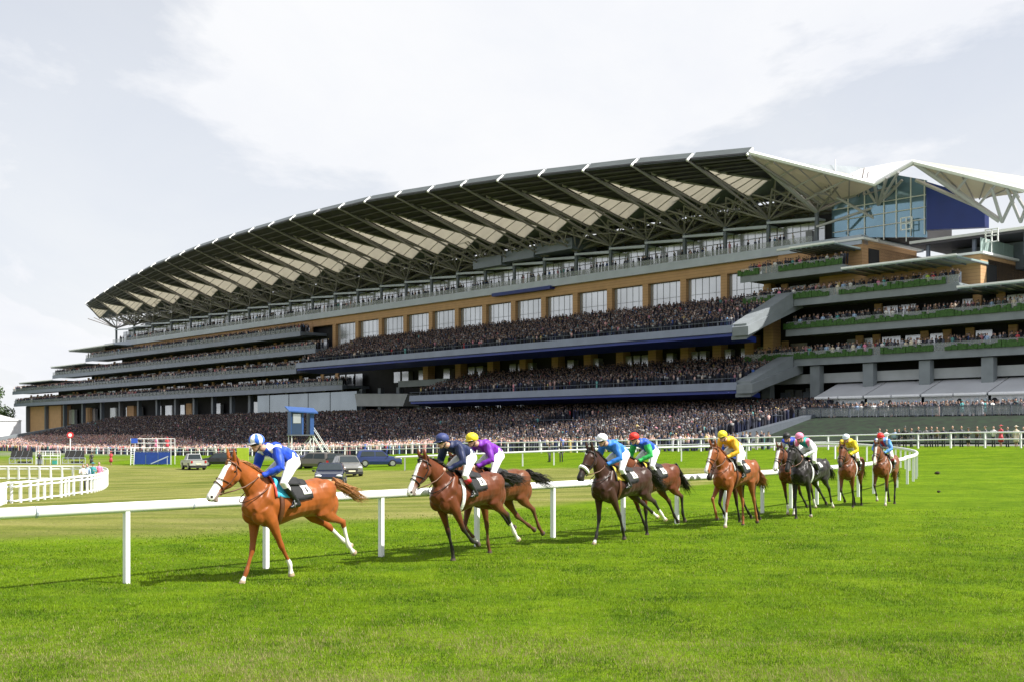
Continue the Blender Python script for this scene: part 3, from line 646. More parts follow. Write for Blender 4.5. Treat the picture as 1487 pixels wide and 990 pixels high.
# marquees on the raised terrace: pale pitched roof, arched windows
edges = [1185, 1257, 1340, 1437, 1560]
for k in range(4):
    a, b = Up(edges[k + 1], 9), Up(edges[k], 9); mq = empty('marquee', B((a + b) / 2, 7, 4.3), group='marquees on the raised terrace', cat='marquee',
        label=['pale marquee with arched windows at the left end of its row', 'pale marquee with arched windows, second along the raised terrace', 'pale marquee with arched windows, third along the raised terrace', 'pale marquee cut off by the right edge of the photo'][k])
    def mp_(mb, name, mat): o = mb.build(name, mat, mq); o.matrix_parent_inverse = Matrix.Translation(-mq.location); return o
    mid = (a + b) / 2
    m = MB(); m.prism([(9.4, 7.0), (9.4, 7.2), (3.8, 9.15), (3.8, 8.95)], lambda p, t_: B(t_, p[0], p[1]), a + .1, b - .1); mp_(m, 'roof', 'marquee')
    m = MB()
    for (c, d) in ((a + .15, mid - .1), (mid + .1, b - .15)): m.prism([(9.4, 6.85), (9.65, 6.85), (9.7, 7.0), (9.6, 7.2), (9.4, 7.22)], lambda p, t_: B(t_, p[0], p[1]), c, d)
    mp_(m, 'valance', 'marquee_wall')
    mp_(bbox(MB(), a + .2, b - .2, 8.9, 9.0, 4.3, 6.9), 'wall', 'marquee_wall')
    n = 8
    for j in range(n):
        uu = a + (b - a) * (j + .5) / n; w_ = (b - a) / n * .32
        pts = [(uu - w_, 4.9), (uu + w_, 4.9), (uu + w_, 6.2)] + [(uu + w_ * math.cos(q), 6.2 + .38 * math.sin(q)) for q in (.5, 1.05, 1.57, 2.1, 2.65)] + [(uu - w_, 6.2)]
        m = MB(); m.prism(pts, lambda p, t_: B(p[0], t_, p[1]), 9.01, 9.04); mp_(m, 'arched_window', 'window_glass' if (j + k) % 5 else 'interior_dark')
# ---------------------------------------------------------------- the crowd
DARK = [(.012, .016, .045), (.018, .02, .035), (.028, .032, .055), (.015, .024, .08), (.045, .05, .075), (.022, .018, .026), (.012, .013, .022), (.08, .09, .13)]
PALE = [(.60, .58, .56), (.56, .46, .38), (.58, .38, .35), (.44, .44, .50), (.62, .50, .42), (.55, .30, .28)]
BRIGHT = [(.38, .05, .06), (.05, .10, .32), (.55, .22, .26), (.10, .28, .28), (.50, .22, .28), (.45, .35, .14), (.60, .38, .36), (.12, .25, .42)]
SKIN = np.array([(.34, .21, .165), (.38, .24, .20), (.26, .155, .125), (.42, .28, .23)])
def figure_template(n):
    rings = [(.0, .15, .12, 0), (.82, .17, .13, 0), (1.10, .17, .12, 0), (1.38, .23, .12, 0), (1.47, .10, .08, 0), (1.50, .055, .06, 1), (1.60, .085, .10, 1), (1.68, .09, .105, 1), (1.72, .10, .12, 2), (1.79, .06, .07, 2)]
    v, z = [], []
    for h, a, b, k in rings:
        for j in range(n): w = 2 * math.pi * j / n; v.append((a * math.cos(w), b * math.sin(w), h)); z.append(k)
    v.append((0, 0, 1.82)); z.append(2); f = []
    for i in range(len(rings) - 1):
        for j in range(n): a = i * n + j; b = i * n + (j + 1) % n; f.append((a, b, b + n, a + n))
    e = len(v) - 1; l = (len(rings) - 1) * n
    t3 = [(l + j, l + (j + 1) % n, e) for j in range(n)]
    return np.array(v), np.array(z), np.array(f), np.array(t3)
def crowd(name, pts, label, pd=.74, pp=.10, light_tint=1.0, n=5):
    """pts (k,3) feet positions -> one mesh of many small figures"""
    P = np.array(pts); k = len(P)
    if not k: return
    v, z, q, t3 = figure_template(n); nv = len(v)
    ang = np.arctan2(-P[:, 1], -P[:, 0]) + rng.normal(0, .5, k) + 1.57; sc = rng.normal(.98, .055, k); wd = rng.normal(1.05, .1, k)
    ca, sa = np.cos(ang)[:, None], np.sin(ang)[:, None]
    X = v[None, :, 0] * wd[:, None]; Y = v[None, :, 1] * wd[:, None]
    V = np.stack([X * ca - Y * sa, X * sa + Y * ca, np.broadcast_to(v[None, :, 2], X.shape)], 2) * sc[:, None, None] + P[:, None, :]
    # a little lean
    V[:, :, :2] += (v[None, :, 2, None] ** 2) * rng.normal(0, .025, (k, 1, 2))
    r = rng.random(k); body = np.zeros((k, 3)); D, L, H = np.array(DARK), np.array(PALE), np.array(BRIGHT)
    body[:] = D[rng.integers(0, len(D), k)]; mk_ = r > pd; body[mk_] = L[rng.integers(0, len(L), mk_.sum())]
    mk_ = r > pd + pp; body[mk_] = H[rng.integers(0, len(H), mk_.sum())]; body *= rng.uniform(.7, 1.25, (k, 1))
    hair = np.array([(.015, .014, .018), (.05, .035, .025), (.16, .11, .06), (.012, .012, .018), (.02, .02, .03), (.25, .25, .26)])[rng.integers(0, 6, k)]
    hat = rng.random(k) < .35; hair[hat] = body[rng.integers(0, k, hat.sum())]
    skin = SKIN[rng.integers(0, 4, k)] * light_tint; body[r <= pd] *= (.5 if light_tint < .9 else 1)  # sun and shade put into colour: skin scaled, shaded crowds' dark clothes darkened
    col = np.where((z == 0)[None, :, None], body[:, None, :], np.where((z == 1)[None, :, None], skin[:, None, :], hair[:, None, :]))
    lw = rng.random(k) < .75; col[np.ix_(lw, (np.arange(nv) // n) < 2)] = D[rng.integers(0, len(D), lw.sum())][:, None, :]
    # bare forearms / shirt fronts: vary the chest ring on some
    ch = rng.random(k) < (.45 if light_tint > 1.2 else .12); idx = np.arange(nv) // n
    m_ = (idx == 3); col[np.ix_(ch, m_)] = (skin[ch][:, None, :] if light_tint > 1.05 else (np.ones((ch.sum(), 1, 3)) * .35))
    c4 = np.ones((k, nv, 4), np.float32); c4[:, :, :3] = np.clip(col, 0, 1)
    off = (np.arange(k) * nv)[:, None, None]; Q = (q[None] + off).reshape(-1, 4); T3 = (t3[None] + off).reshape(-1, 3)
    me = bpy.data.meshes.new(name); me.vertices.add(k * nv); me.vertices.foreach_set('co', V.astype(np.float32).ravel())
    me.loops.add(Q.size + T3.size); me.loops.foreach_set('vertex_index', np.concatenate([Q.ravel(), T3.ravel()]).astype(np.int32))
    me.polygons.add(len(Q) + len(T3)); ls = np.concatenate([np.arange(len(Q)) * 4, len(Q) * 4 + np.arange(len(T3)) * 3]).astype(np.int32)
    me.polygons.foreach_set('loop_start', ls); me.update(calc_edges=True)
    a = me.color_attributes.new('Col', 'FLOAT_COLOR', 'POINT'); a.data.foreach_set('color', c4.ravel())
    me.materials.append(M['crowd_attr']); o = bpy.data.objects.new(name, me); C.objects.link(o)
    return tag(o, label, 'crowd', kind='stuff')
def grid(u0, u1, v0, v1, du, dv, zf, dens=1.0, gap=None):
    r = []
    for v in np.arange(v0, v1, dv):
        for u in np.arange(u0, u1, du):
            if rng.random() > dens: continue
            if gap and gap(u, v): continue
            uu, vv_ = u + rng.uniform(-.2, .2), v + rng.uniform(-.18, .18); r.append(tuple(B(uu, vv_, zf(uu, vv_))))
    return r
zB = lambda u, v: 16.4 + (21.6 - 16.4) * (16 - v) / 15.5; zC = lambda u, v: 8.7 + (12.4 - 8.7) * (16 - v) / 14.5
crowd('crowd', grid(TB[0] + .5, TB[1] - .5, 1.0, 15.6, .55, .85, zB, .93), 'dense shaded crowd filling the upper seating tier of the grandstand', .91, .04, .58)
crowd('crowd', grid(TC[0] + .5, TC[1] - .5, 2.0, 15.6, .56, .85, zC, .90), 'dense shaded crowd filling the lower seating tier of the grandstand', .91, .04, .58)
uR = Up(1150, 20); uL = Up(97, 20)
gapx = lambda u, v: (Up(830, 24) < u < Up(770, 24) and 15 < v < 27 and (v - 15) > (Up(770, 24) - u) * .12)
zt_ = lambda u, v: zl(v, u) if v > 8 else 5.5
lit = lambda u: 44 - 14 * sstep(Up(520, 30), Up(200, 30), u)  # rows beyond this depth get colours painted for sunlight
crowd('crowd', grid(uR + .8, uL - .8, 4, 40.5, .60, 1.05, zt_, .93, lambda u, v: gapx(u, v) or v > lit(u)), 'dark suited crowd, darkened for shade, packed on the shaded lower terrace steps', .93, .03, .52)
uLL = Up(-60, 45)
crowd('crowd', grid(Up(520, 30), uL - .8, 29, 41, .58, .8, zt_, .93, lambda u, v: v <= lit(u)) + grid(Up(700, 45), uLL, 41, 50.2, .60, .85, zlawn, .93), 'sunlit crowd, clothes and skin coloured pale and pink for sun, packed on the lawn rail', .14, .52, 1.75)
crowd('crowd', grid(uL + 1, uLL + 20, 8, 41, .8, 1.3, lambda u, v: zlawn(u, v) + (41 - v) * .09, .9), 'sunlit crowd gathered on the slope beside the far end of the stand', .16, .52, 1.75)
crowd('crowd', grid(Up(1130, 46), Up(700, 45), 46.5, 50.2, .75, 1.1, zlawn, .75), 'mixed crowd along the lawn rail below the seating tiers', .62, .20, 1.3)
bal = []
for (ua, ub, vf, zf, pl) in BAL:
    for v, d in ((vf - .65, .92), (vf - 1.4, .8), (vf - 2.3, .6), (vf - 3.4, .4)):
        if pl and v > vf - 1: continue   # the front row on the right is made of separate people
        bal += grid(ua + .5, ub - .5, v, v + .1, .55, 1, lambda u, v: zf + (vf - v) * .12, d)
crowd('crowd', bal, 'spectators standing row behind row on the balconies of the grandstand', .76, .17, .9)
terr = grid(Up(1150, .4), UL - 3, .3, .4, .62, 1, lambda u, v: 29.6, .62) + grid(Up(1140, -1), UL - 3, -1, -.9, 1.1, 1, lambda u, v: 29.6, .4)
crowd('crowd', terr, 'thin line of spectators along the top terrace under the roof', .85, .06)
crowd('crowd', grid(uT0, uT1, 13.2, 15.6, .6, .9, lambda u, v: 4.3, .85), 'crowd standing before the marquees on the raised right-hand terrace', .72, .14)
# separate people: the ones that show largest
def person_mesh(kind, body, legs, hatc, skin, seed):
    r = random.Random(seed); m = MB(); cols = []
    def add(fn, c): n0 = len(m.v); fn(); cols.extend([c] * (len(m.v) - n0))
    Yx = (0, 1, 0); Xx = (1, 0, 0)
    if kind == 'man':
        for s in (-1, 1): add(lambda: m.loft([((0, s * .10, 0), .07, .05, Yx), ((0, s * .10, .5), .065, .065, Yx), ((0, s * .09, .92), .10, .09, Yx)], 7), legs)
        for s in (-1, 1): add(lambda: m.loft([((.09, s * .10, .03), .05, .03, Yx), ((.18, s * .10, .03), .04, .03, Yx)], 6), (.01, .01, .01))
    else:
        add(lambda: m.loft([((0, 0, .42), .21, .24, Yx), ((0, 0, .75), .17, .20, Yx), ((0, 0, 1.02), .11, .14, Yx)], 9), body)
        for s in (-1, 1): add(lambda: m.loft([((0, s * .07, 0), .04, .035, Yx), ((0, s * .07, .45), .05, .05, Yx)], 6), skin)
    w = 1 if kind == 'man' else .85
    add(lambda: m.loft([((0, 0, .88), .12, .17 * w, Yx), ((0, 0, 1.1), .11, .16 * w, Yx), ((0, 0, 1.3), .13, .20 * w, Yx), ((0, 0, 1.42), .10, .19 * w, Yx), ((0, 0, 1.48), .05, .07, Yx)], 9), body)
    for s in (-1, 1):
        b = r.random() < .5; el = (.02, s * .27 * w, 1.12); hd = (.24, s * .12, 1.22) if b else (.06, s * .26 * w, .85)
        add(lambda: m.loft([((0, s * .21 * w, 1.40), .055, .055, (1, 0, .2)), (el, .045, .045, (1, 0, .2)), (hd, .035, .035, (1, .1, .2))], 6), body)
        add(lambda: m.ball(hd, .045, 6, 4), skin)
    add(lambda: m.loft([((0, 0, 1.46), .05, .05, Yx), ((.01, 0, 1.54), .055, .05, Yx)], 6), skin)
    add(lambda: m.ball((.02, 0, 1.64), (.105, .08, .12), 8, 6), skin); add(lambda: m.ball((-.02, 0, 1.68), (.105, .09, .105), 8, 6), (.05, .03, .02))
    if hatc and kind == 'man': add(lambda: m.loft([((0, 0, 1.72), .15, .13, Yx), ((0, 0, 1.735), .15, .13, Yx), ((0, 0, 1.74), .09, .085, Yx), ((0, 0, 1.88), .095, .09, Yx)], 9), hatc)
    elif hatc: add(lambda: m.loft([((.0, 0, 1.72), .19, .19, Yx), ((0, 0, 1.735), .18, .18, Yx), ((0, 0, 1.75), .08, .08, Yx), ((0, 0, 1.80), .06, .06, Yx)], 10), hatc)
    me = bpy.data.meshes.new('person'); me.from_pydata(m.v, [], m.f); bm = bmesh.new(); bm.from_mesh(me); bmesh.ops.recalc_face_normals(bm, faces=bm.faces); bm.to_mesh(me); bm.free()
    me.polygons.foreach_set('use_smooth', [True] * len(me.polygons))
    a = me.color_attributes.new('Col', 'FLOAT_COLOR', 'POINT'); c4 = np.ones((len(m.v), 4), np.float32); c4[:, :3] = np.array(cols); a.data.foreach_set('color', c4.ravel())
    me.materials.append(M['cloth_attr']); return me
SK = (.50, .29, .21)
PM = [('man', 'in dark navy suit', person_mesh('man', (.015, .018, .035), (.015, .016, .03), None, SK, 1)), ('man', 'in black suit', person_mesh('man', (.012, .012, .014), (.02, .02, .022), (.012, .012, .013), SK, 2)),
      ('man', 'in grey suit', person_mesh('man', (.10, .10, .11), (.06, .06, .07), None, SK, 3)), ('man', 'in white shirt', person_mesh('man', (.68, .68, .68), (.03, .03, .04), None, SK, 4)),
      ('man', 'in pale blue shirt', person_mesh('man', (.30, .42, .62), (.02, .02, .03), None, SK, 5)), ('woman', 'in cream dress and hat', person_mesh('woman', (.66, .58, .45), 0, (.68, .60, .48), SK, 6)),
      ('woman', 'in red dress', person_mesh('woman', (.48, .03, .05), 0, (.45, .03, .05), SK, 7)), ('woman', 'in pink dress', person_mesh('woman', (.72, .22, .38), 0, None, SK, 8)),
      ('woman', 'in teal dress', person_mesh('woman', (.03, .28, .30), 0, (.03, .2, .22), SK, 9)), ('woman', 'in black dress', person_mesh('woman', (.02, .02, .022), 0, (.02, .02, .02), SK, 10)),
      ('woman', 'in lime green dress', person_mesh('woman', (.42, .60, .05), 0, None, SK, 11)), ('man', 'in brown jacket', person_mesh('man', (.10, .06, .035), (.03, .03, .035), None, SK, 12))]
WT = [9, 8, 5, 3, 2, 2, 1, 1, 1, 3, .4, 3]
def person(i, loc, rz, label, group=None, sc=1.0, name='person'):
    o = bpy.data.objects.new(name, PM[i][2]); C.objects.link(o); o.location = loc; o.rotation_euler = (0, 0, rz); o.scale = (sc, sc, sc)
    return tag(o, label, 'person' if name == 'person' else name, group)
def row(u0, u1, v, zf, step, where, grp, lim, thirds=1):
    u = u0; k = 0
    while u < u1 and k < lim:
        i = random.choices(range(12), WT)[0]; q_ = (u - u0) / (u1 - u0); w2 = where if ' rail ' in where and thirds < 3 else where; w2 += (['', '', ''] if not thirds else [', near the frame edge', ', midway along', ', towards its left end'])[min(2, int(q_ * 3))]; p = B(u, v + random.uniform(-.15, .15), 0); p.z = zf(u, v); a = math.atan2(-p.y, -p.x) + random.gauss(0, .5)
        person(i, p, a, '%s %s %s' % (PM[i][0], PM[i][1], w2), grp, random.uniform(.93, 1.05)); u += step * random.uniform(.75, 1.3); k += 1
for k_, (pa_, pb_) in enumerate(((1155, 1185), (1185, 1257), (1257, 1340), (1340, 1437), (1437, 1500))):
    row(Up(pb_, 16.2), Up(pa_, 16.2) - .3, 16.2, lambda u, v: 4.3, .62, 'at the terrace rail ' + ['left of all the marquees', 'before the leftmost marquee', 'before the second marquee', 'before the third marquee', 'before the rightmost marquee'][k_], 'spectators at the raised terrace rail', 26, 0)
row(Up(1500, 47), Up(1270, 47), 47.5, zlawn, .62, 'on the lawn below the bank', 'spectators on the lawn below the bank', 70)
for (ua, ub, vf, zf, pl) in BAL:
    if not pl: continue
    lev = {0: 'lowest', 1: 'second lowest', 2: 'third', 3: 'top'}[[q for q in range(4) if abs(LB[q] + .98 - zf) < .1][0]]
    row(max(ua, Up(1500, vf)) + .4, ub - .5, vf - .55, lambda u, v: zf, .95, 'on the %s hedged balcony' % lev, 'spectators on the hedged balconies', 42)
# ---------------------------------------------------------------- horses
def remesh(mb, voxel, smooth=4, fac=.5):
    me = bpy.data.meshes.new('tmp'); me.from_pydata(mb.v, [], mb.f)
    bm = bmesh.new(); bm.from_mesh(me); bmesh.ops.recalc_face_normals(bm, faces=bm.faces); bm.to_mesh(me); bm.free()
    o = bpy.data.objects.new('tmp', me); C.objects.link(o)
    r = o.modifiers.new('r', 'REMESH'); r.mode = 'VOXEL'; r.voxel_size = voxel; r.use_smooth_shade = True
    s = o.modifiers.new('s', 'SMOOTH'); s.factor = fac; s.iterations = smooth
    dg = bpy.context.evaluated_depsgraph_get(); dg.update()
    n = bpy.data.meshes.new_from_object(o.evaluated_get(dg)); bpy.data.objects.remove(o); bpy.data.meshes.remove(me)
    n.polygons.foreach_set('use_smooth', [True] * len(n.polygons)); n.materials.clear()
    return n
def finish(me, name, mat, parent, colfn=None, cols=None, **k):
    me.name = name
    if colfn:
        co = np.empty(len(me.vertices) * 3, np.float32); me.vertices.foreach_get('co', co); co = co.reshape(-1, 3)
        c = colfn(co); c4 = np.ones((len(co), 4), np.float32); c4[:, :3] = np.clip(c, 0, 1)
        a = me.color_attributes.new('Col', 'FLOAT_COLOR', 'POINT'); a.data.foreach_set('color', c4.ravel())
    me.materials.append(M[mat] if isinstance(mat, str) else mat)
    o = bpy.data.objects.new(name, me); C.objects.link(o); o.parent = parent; return tag(o, **k)
TORSO = [(-.90, 1.30, .07, .07), (-.84, 1.28, .19, .16), (-.72, 1.27, .275, .235), (-.56, 1.275, .305, .275), (-.36, 1.265, .285, .27), (-.15, 1.245, .27, .255), (.05, 1.225, .285, .265), (.22, 1.205, .315, .27), (.38, 1.21, .345, .25), (.52, 1.22, .345, .215), (.66, 1.20, .28, .185), (.78, 1.16, .18, .15), (.85, 1.13, .08, .08)]
def tinterp(x):
    a = np.array(TORSO); return [float(np.interp(x, a[:, 0], a[:, k])) for k in (1, 2, 3)]
def tsurf(x, th, off=0.0):   # th from straight up towards +y (left side)
    zc, rz, ry = tinterp(x); return Vector((x, math.sin(th) * (ry + off), zc + math.cos(th) * (rz + off)))
def dirv(a): return Vector((math.sin(R(a)), 0, -math.cos(R(a))))
def leg_pts(p, segs, ang):
    r = [Vector(p)]
    for l, a in zip(segs, ang): r.append(r[-1] + dirv(a) * l)
    return r
FSEG = (.45, .33, .13, .07); HSEG = (.50, .40, .14, .07)
def seg_dist(co, a, b):
    a, b = np.array(a), np.array(b); ab = b - a; t_ = np.clip(((co - a) @ ab) / (ab @ ab + 1e-9), 0, 1)
    return np.linalg.norm(co - (a + t_[:, None] * ab), axis=1), t_
def make_horse(name, loc, yaw, label, coat, points, legs, socks, neck=40, head=52, blaze=0, mane=None, cloth=None, sheep=False, voxel=.016, zoff=0.0, roll=0, tail=(-15, 0), muzzle=None, number=True):
    root = empty(name, loc, yaw, label=label, category=None) if False else empty(name, loc, yaw); tag(root, label, 'horse', 'racehorses galloping along the rail')
    root.rotation_euler = (R(roll), 0, yaw)
    m = MB()
    m.loft([((x, 0, z), rz, ry, (0, 1, 0)) for x, z, rz, ry in TORSO], 20)
    # withers, croup and chest masses
    m.loft([((.18, 0, 1.47), .06, .05), ((.40, 0, 1.52), .085, .06), ((.56, 0, 1.50), .09, .06), ((.70, 0, 1.46), .06, .05)], 10)
    for s in (-1, 1):
        m.ball((-.60, s * .13, 1.36), (.24, .15, .20), 12, 8); m.ball((.66, s * .10, 1.08), (.15, .10, .16), 10, 8); m.ball((-.74, s * .12, 1.16), (.16, .11, .22), 10, 8)
        m.loft([((.74, s * .13, 1.10), .10, .05), ((.56, s * .19, 1.28), .12, .055), ((.44, s * .13, 1.50), .08, .04)], 10)
    # neck
    nb = Vector((.50, 0, 1.31)); L = .77; na = R(neck); pe = nb + Vector((math.cos(na) * L, 0, math.sin(na) * L))
    nst = []
    for q, rz, ry in ((0, .29, .17), (.2, .245, .135), (.4, .195, .105), (.6, .155, .085), (.8, .125, .072), (.97, .10, .068)):
        p = nb.lerp(pe, q); p.z += .05 * math.sin(q * math.pi); nst.append((p, rz, ry))
    m.loft(nst, 14)
    # head
    ha = R(head); hd = Vector((math.cos(ha), 0, -math.sin(ha))); hu = Vector((math.sin(ha), 0, math.cos(ha)))
    hp = pe + Vector((-.02, 0, .04)); HS = 1.10; hst = [(a_ * HS, b_ * HS, c_ * HS) for a_, b_, c_ in [(-.06, .06, .05), (0, .098, .072), (.08, .135, .088), (.18, .150, .088), (.27, .130, .070), (.36, .098, .056), (.45, .080, .050), (.53, .076, .055), (.59, .068, .052), (.63, .035, .035)]]
    hc_ = 0
    def hc(s, up=0, y=0): # point in head space
        rz = float(np.interp(s * HS, [q[0] for q in hst], [q[1] for q in hst])); return hp + hd * (s * HS if s < .61 * HS else s) + hu * (.085 - rz * .92 + up * HS) + Vector((0, y * HS, 0))
    m.loft([(hc(s / HS), rz, ry) for s, rz, ry in hst], 14)
    m.ball(hc(.565, -.085), (.05, .035, .035), 8, 6)            # chin
    for s in (-1, 1):
        m.ball(hc(.13, .045, s * .072), (.05, .028, .035), 8, 6)   # brow
        m.ball(hc(.16, -.045, s * .062), (.085, .035, .085), 10, 6)  # cheek
        m.ball(hc(.57, .025, s * .036), (.035, .022, .03), 8, 6)   # nostril flare
        e0 = hc(-.02, .06, s * .05); eu = (hu * .8 - hd * .75).normalized()
        m.loft([(e0 - eu * .03, .030, .030), (e0 + eu * .05 + Vector((0, s * .012, 0)), .036, .026), (e0 + eu * .10 + Vector((0, s * .016, 0)), .026, .018), (e0 + eu * .155 + Vector((0, s * .012, 0)), .008, .008)], 8)
    chains = []
    for nm, s, ang, x0 in (('LF', 1, legs['LF'], .50), ('RF', -1, legs['RF'], .50)):
        P = leg_pts((x0 + (.04 if ang[0] > 0 else -.02), 0, .97), FSEG, ang); ys = [s * .155, s * .13, s * .115, s * .11, s * .11]
        for p, y in zip(P, ys): p.y = y
        sh = Vector((.62, s * .15, 1.18))
        a, b, c, d, e = P
        m.loft([(sh, .15, .085), (a, .115, .075), (a.lerp(b, .35), .078, .058), (a.lerp(b, .72), .052, .042), (b, .050, .043), (b.lerp(c, .12), .042, .036), (b.lerp(c, .3), .034, .026), (b.lerp(c, .7), .032, .025), (c.lerp(b, .08), .042, .034), (c.lerp(d, .15), .042, .034), (c.lerp(d, .6), .031, .028), (d, .040, .036), (d.lerp(e, .3), .048, .044), (e, .060, .052)], 12)
        chains.append((nm, P))
    for nm, s, ang in (('LH', 1, legs['LH']), ('RH', -1, legs['RH'])):
        st = Vector((-.42 - .12 * sstep(20, 75, -ang[0]), s * .17, 1.03)); P = leg_pts(st, HSEG, ang); ys = [s * .165, s * .13, s * .12, s * .115, s * .115]
        for p, y in zip(P, ys): p.y = y
        hip = Vector((-.60, s * .14, 1.34)); a, b, c, d, e = P; bk = Vector((-.05, 0, -.01)) if ang[0] < -20 else Vector((-.07, 0, .02))
        m.loft([(hip, .22, .12), (a.lerp(hip, .45) + Vector((-.07, 0, 0)), .20, .105), (a + bk * .6, .155, .088), (a.lerp(b, .3) + bk * .3, .105, .068), (a.lerp(b, .6), .068, .048), (a.lerp(b, .85), .048, .036), (b, .056, .044), (b.lerp(c, .12), .048, .037), (b.lerp(c, .3), .038, .029), (b.lerp(c, .7), .034, .027), (c.lerp(b, .08), .043, .035), (c.lerp(d, .15), .043, .035), (c.lerp(d, .6), .032, .028), (d, .041, .037), (d.lerp(e, .3), .048, .044), (e, .060, .052)], 12)
        bx = (b - a).normalized(); m.loft([(b - bx * .16 + Vector((-.03, 0, .03)), .018, .014), (b + Vector((-.045, 0, .02)), .026, .022), (b.lerp(c, .25), .024, .02)], 8)   # point of hock
        chains.append((nm, P))
    me = remesh(m, voxel, 7)
    co = np.empty(len(me.vertices) * 3, np.float32); me.vertices.foreach_get('co', co); co = co.reshape(-1, 3); nr = np.empty(len(me.vertices) * 3, np.float32); me.vertices.foreach_get('normal', nr); nr = nr.reshape(-1, 3)
    big = np.clip((co[:, 2] - .75) / .3, 0, 1) * (co[:, 0] < .95)
    w = np.array([.6 * noise.noise(Vector((v[0] * 7, v[1] * 6, v[2] * 4.5))) + .35 * noise.noise(Vector((v[0] * 17, v[1] * 12, v[2] * 8))) for v in co]); co += nr * (.014 * w * big)[:, None]; me.vertices.foreach_set('co', co.ravel())
    coat, points = np.array(coat), np.array(points)
    mz = np.array(muzzle if muzzle else points)
    def colfn(co):
        c = np.repeat(coat[None], len(co), 0).astype(float)
        nn = np.array([noise.noise(Vector(v) * 5) for v in co]); c *= (1 + .10 * nn)[:, None]
        # darker towards the belly fold and neck underside is left to light; legs take the point colour
        for nm, P in chains:
            P = [np.array(p) for p in P]; frac = points_from
            best = np.full(len(co), 9.); pos = np.zeros(len(co))
            for k in range(4):
                d, t_ = seg_dist(co, P[k], P[k + 1]); u = d < best; best[u] = d[u]; pos[u] = (k + t_)[u]
            rad = np.interp(pos, [0, .5, 1, 4], [.10, .075, .075, .085]); on = best < rad
            w = np.clip((pos - .55 + .15 * nn) / .5, 0, 1) * on; c = c * (1 - w[:, None]) + points * w[:, None]
            if nm in socks:
                lo = socks[nm]; w = ((pos + .12 * nn > lo) & on).astype(float); c = c * (1 - w[:, None]) + np.array((.72, .69, .64)) * w[:, None]
            w = ((pos > 3.15) & on).astype(float)[:, None]; c = c * (1 - w) + np.array((.07, .05, .04) if nm not in socks else (.34, .26, .18)) * w
        rel = co - np.array(hp); s = rel @ np.array(hd); up = rel @ np.array(hu); y = co[:, 1]; hm = (s > -.03) & (s < .70) & (np.abs(y) < .16) & (up > -.26) & (up < .14)
        w = np.clip((s - .46) / .10, 0, 1) * hm; c = c * (1 - w[:, None]) + mz * w[:, None]
        if blaze:
            rz = np.interp(s, [q[0] for q in hst], [q[1] for q in hst]); topd = (.075 + .09 * rz) - up
            wd = blaze * np.interp(s, [.02, .08, .3, .6], [.35, 1, .9, 1.25])
            w = (hm & (np.abs(y) < wd + .006 * nn) & (s > .03) & (topd < .085)).astype(float)
            if blaze < .02: w = w * (s < .14) * (s > .05)
            c = c * (1 - w[:, None]) + np.array((.78, .75, .72)) * w[:, None]
        for sg in (-1, 1):
            n_ = np.array(hc(.592, .022, sg * .048)); d = np.linalg.norm(co - n_, axis=1); c[d < .022] = (.02, .012, .012)
        d = np.linalg.norm(co - np.array(hc(.60, -.075)), axis=1); 
        return c
    points_from = 0
    finish(me, 'body', 'coat_attr', root, colfn)
    for s in (-1, 1):
        e = MB(); e.ball(hc(.13, .022, s * .083), (.022, .014, .020), 10, 8); e.build('eye', 'eye', root, True)
    # mane and tail
    hair = pmat('hair', mane if mane else points, .5, var=.25, vscale=30); rr = random.Random(len(C.objects))
    mm_ = MB()
    for k in range(300):
        q = .06 + .90 * k / 300; p = nb.lerp(pe, q); p.z += .05 * math.sin(q * math.pi); rz = float(np.interp(q, [0, .2, .4, .6, .8, .97], [.29, .245, .195, .155, .125, .10]))
        nu = Vector((-math.sin(na), 0, math.cos(na))); a = p + nu * (rz * .97); fl = rr.uniform(.10, .17)
        dr = (nu * .55 - Vector((math.cos(na), 0, math.sin(na))) * rr.uniform(.5, 1.2) + Vector((0, rr.uniform(-.6, .5), 0))).normalized()
        b = a + dr * fl * .6; c = b + (dr + Vector((0, rr.uniform(-.3, .1), -.6))).normalized() * fl * .6
        mm_.tube([a - nu * .02, a + dr * .03, b, c], [.008, .008, .005, .001], 3)
    mm_.build('mane', hair, root, True); mm_ = MB()
    for k in range(24):
        a = hc(0, .09, rr.uniform(-.02, .02)); mm_.tube([a, a + hd * .05 + hu * .02, a + hd * rr.uniform(.09, .14) + Vector((0, rr.uniform(-.03, .03), 0))], [.006, .006, .001], 3)
    mm_.build('forelock', hair, root, True)
    tl = MB(); tb = Vector((-.86, 0, 1.47)); ta, droop = tail
    tl.tube([tb + Vector((.08, 0, 0)), tb, tb + Vector((-.12, 0, .02))], [.045, .042, .034], 8)
    for k in range(260):
        y0, z0 = rr.gauss(0, .016), rr.gauss(0, .026); ln = rr.uniform(.35, .72); yy0 = rr.gauss(0, .08); pts = []
        for j in range(6):
            q = j / 5; pts.append(tb + Vector((-.08 - ln * q * math.cos(R(ta)), y0 + yy0 * q * q + .03 * math.sin(q * 5 + k), z0 + .03 + ln * (math.sin(R(ta)) * q - .35 * droop * q * q) - .06 * q + rr.gauss(0, .035) * q + .05 * math.sin(k * 1.7) * q)))
        tl.tube(pts, [.009, .009, .008, .006, .004, .001], 3)
    tl.build('tail', hair, root, True)
    # bridle
    br = MB()
    def ring(s, grow, r, mb, n=18, tilt=0):
        rz = float(np.interp(s * HS, [q[0] for q in hst], [q[1] for q in hst])); ry = float(np.interp(s * HS, [q[0] for q in hst], [q[2] for q in hst])); c = hc(s); pts = []
        for j in range(n + 1):
            a = 2 * math.pi * j / n; pts.append(c + hu * math.cos(a) * (rz + grow) + Vector((0, math.sin(a) * (ry + grow), 0)) + hd * tilt * math.cos(a))
        mb.tube(pts, r, 5)
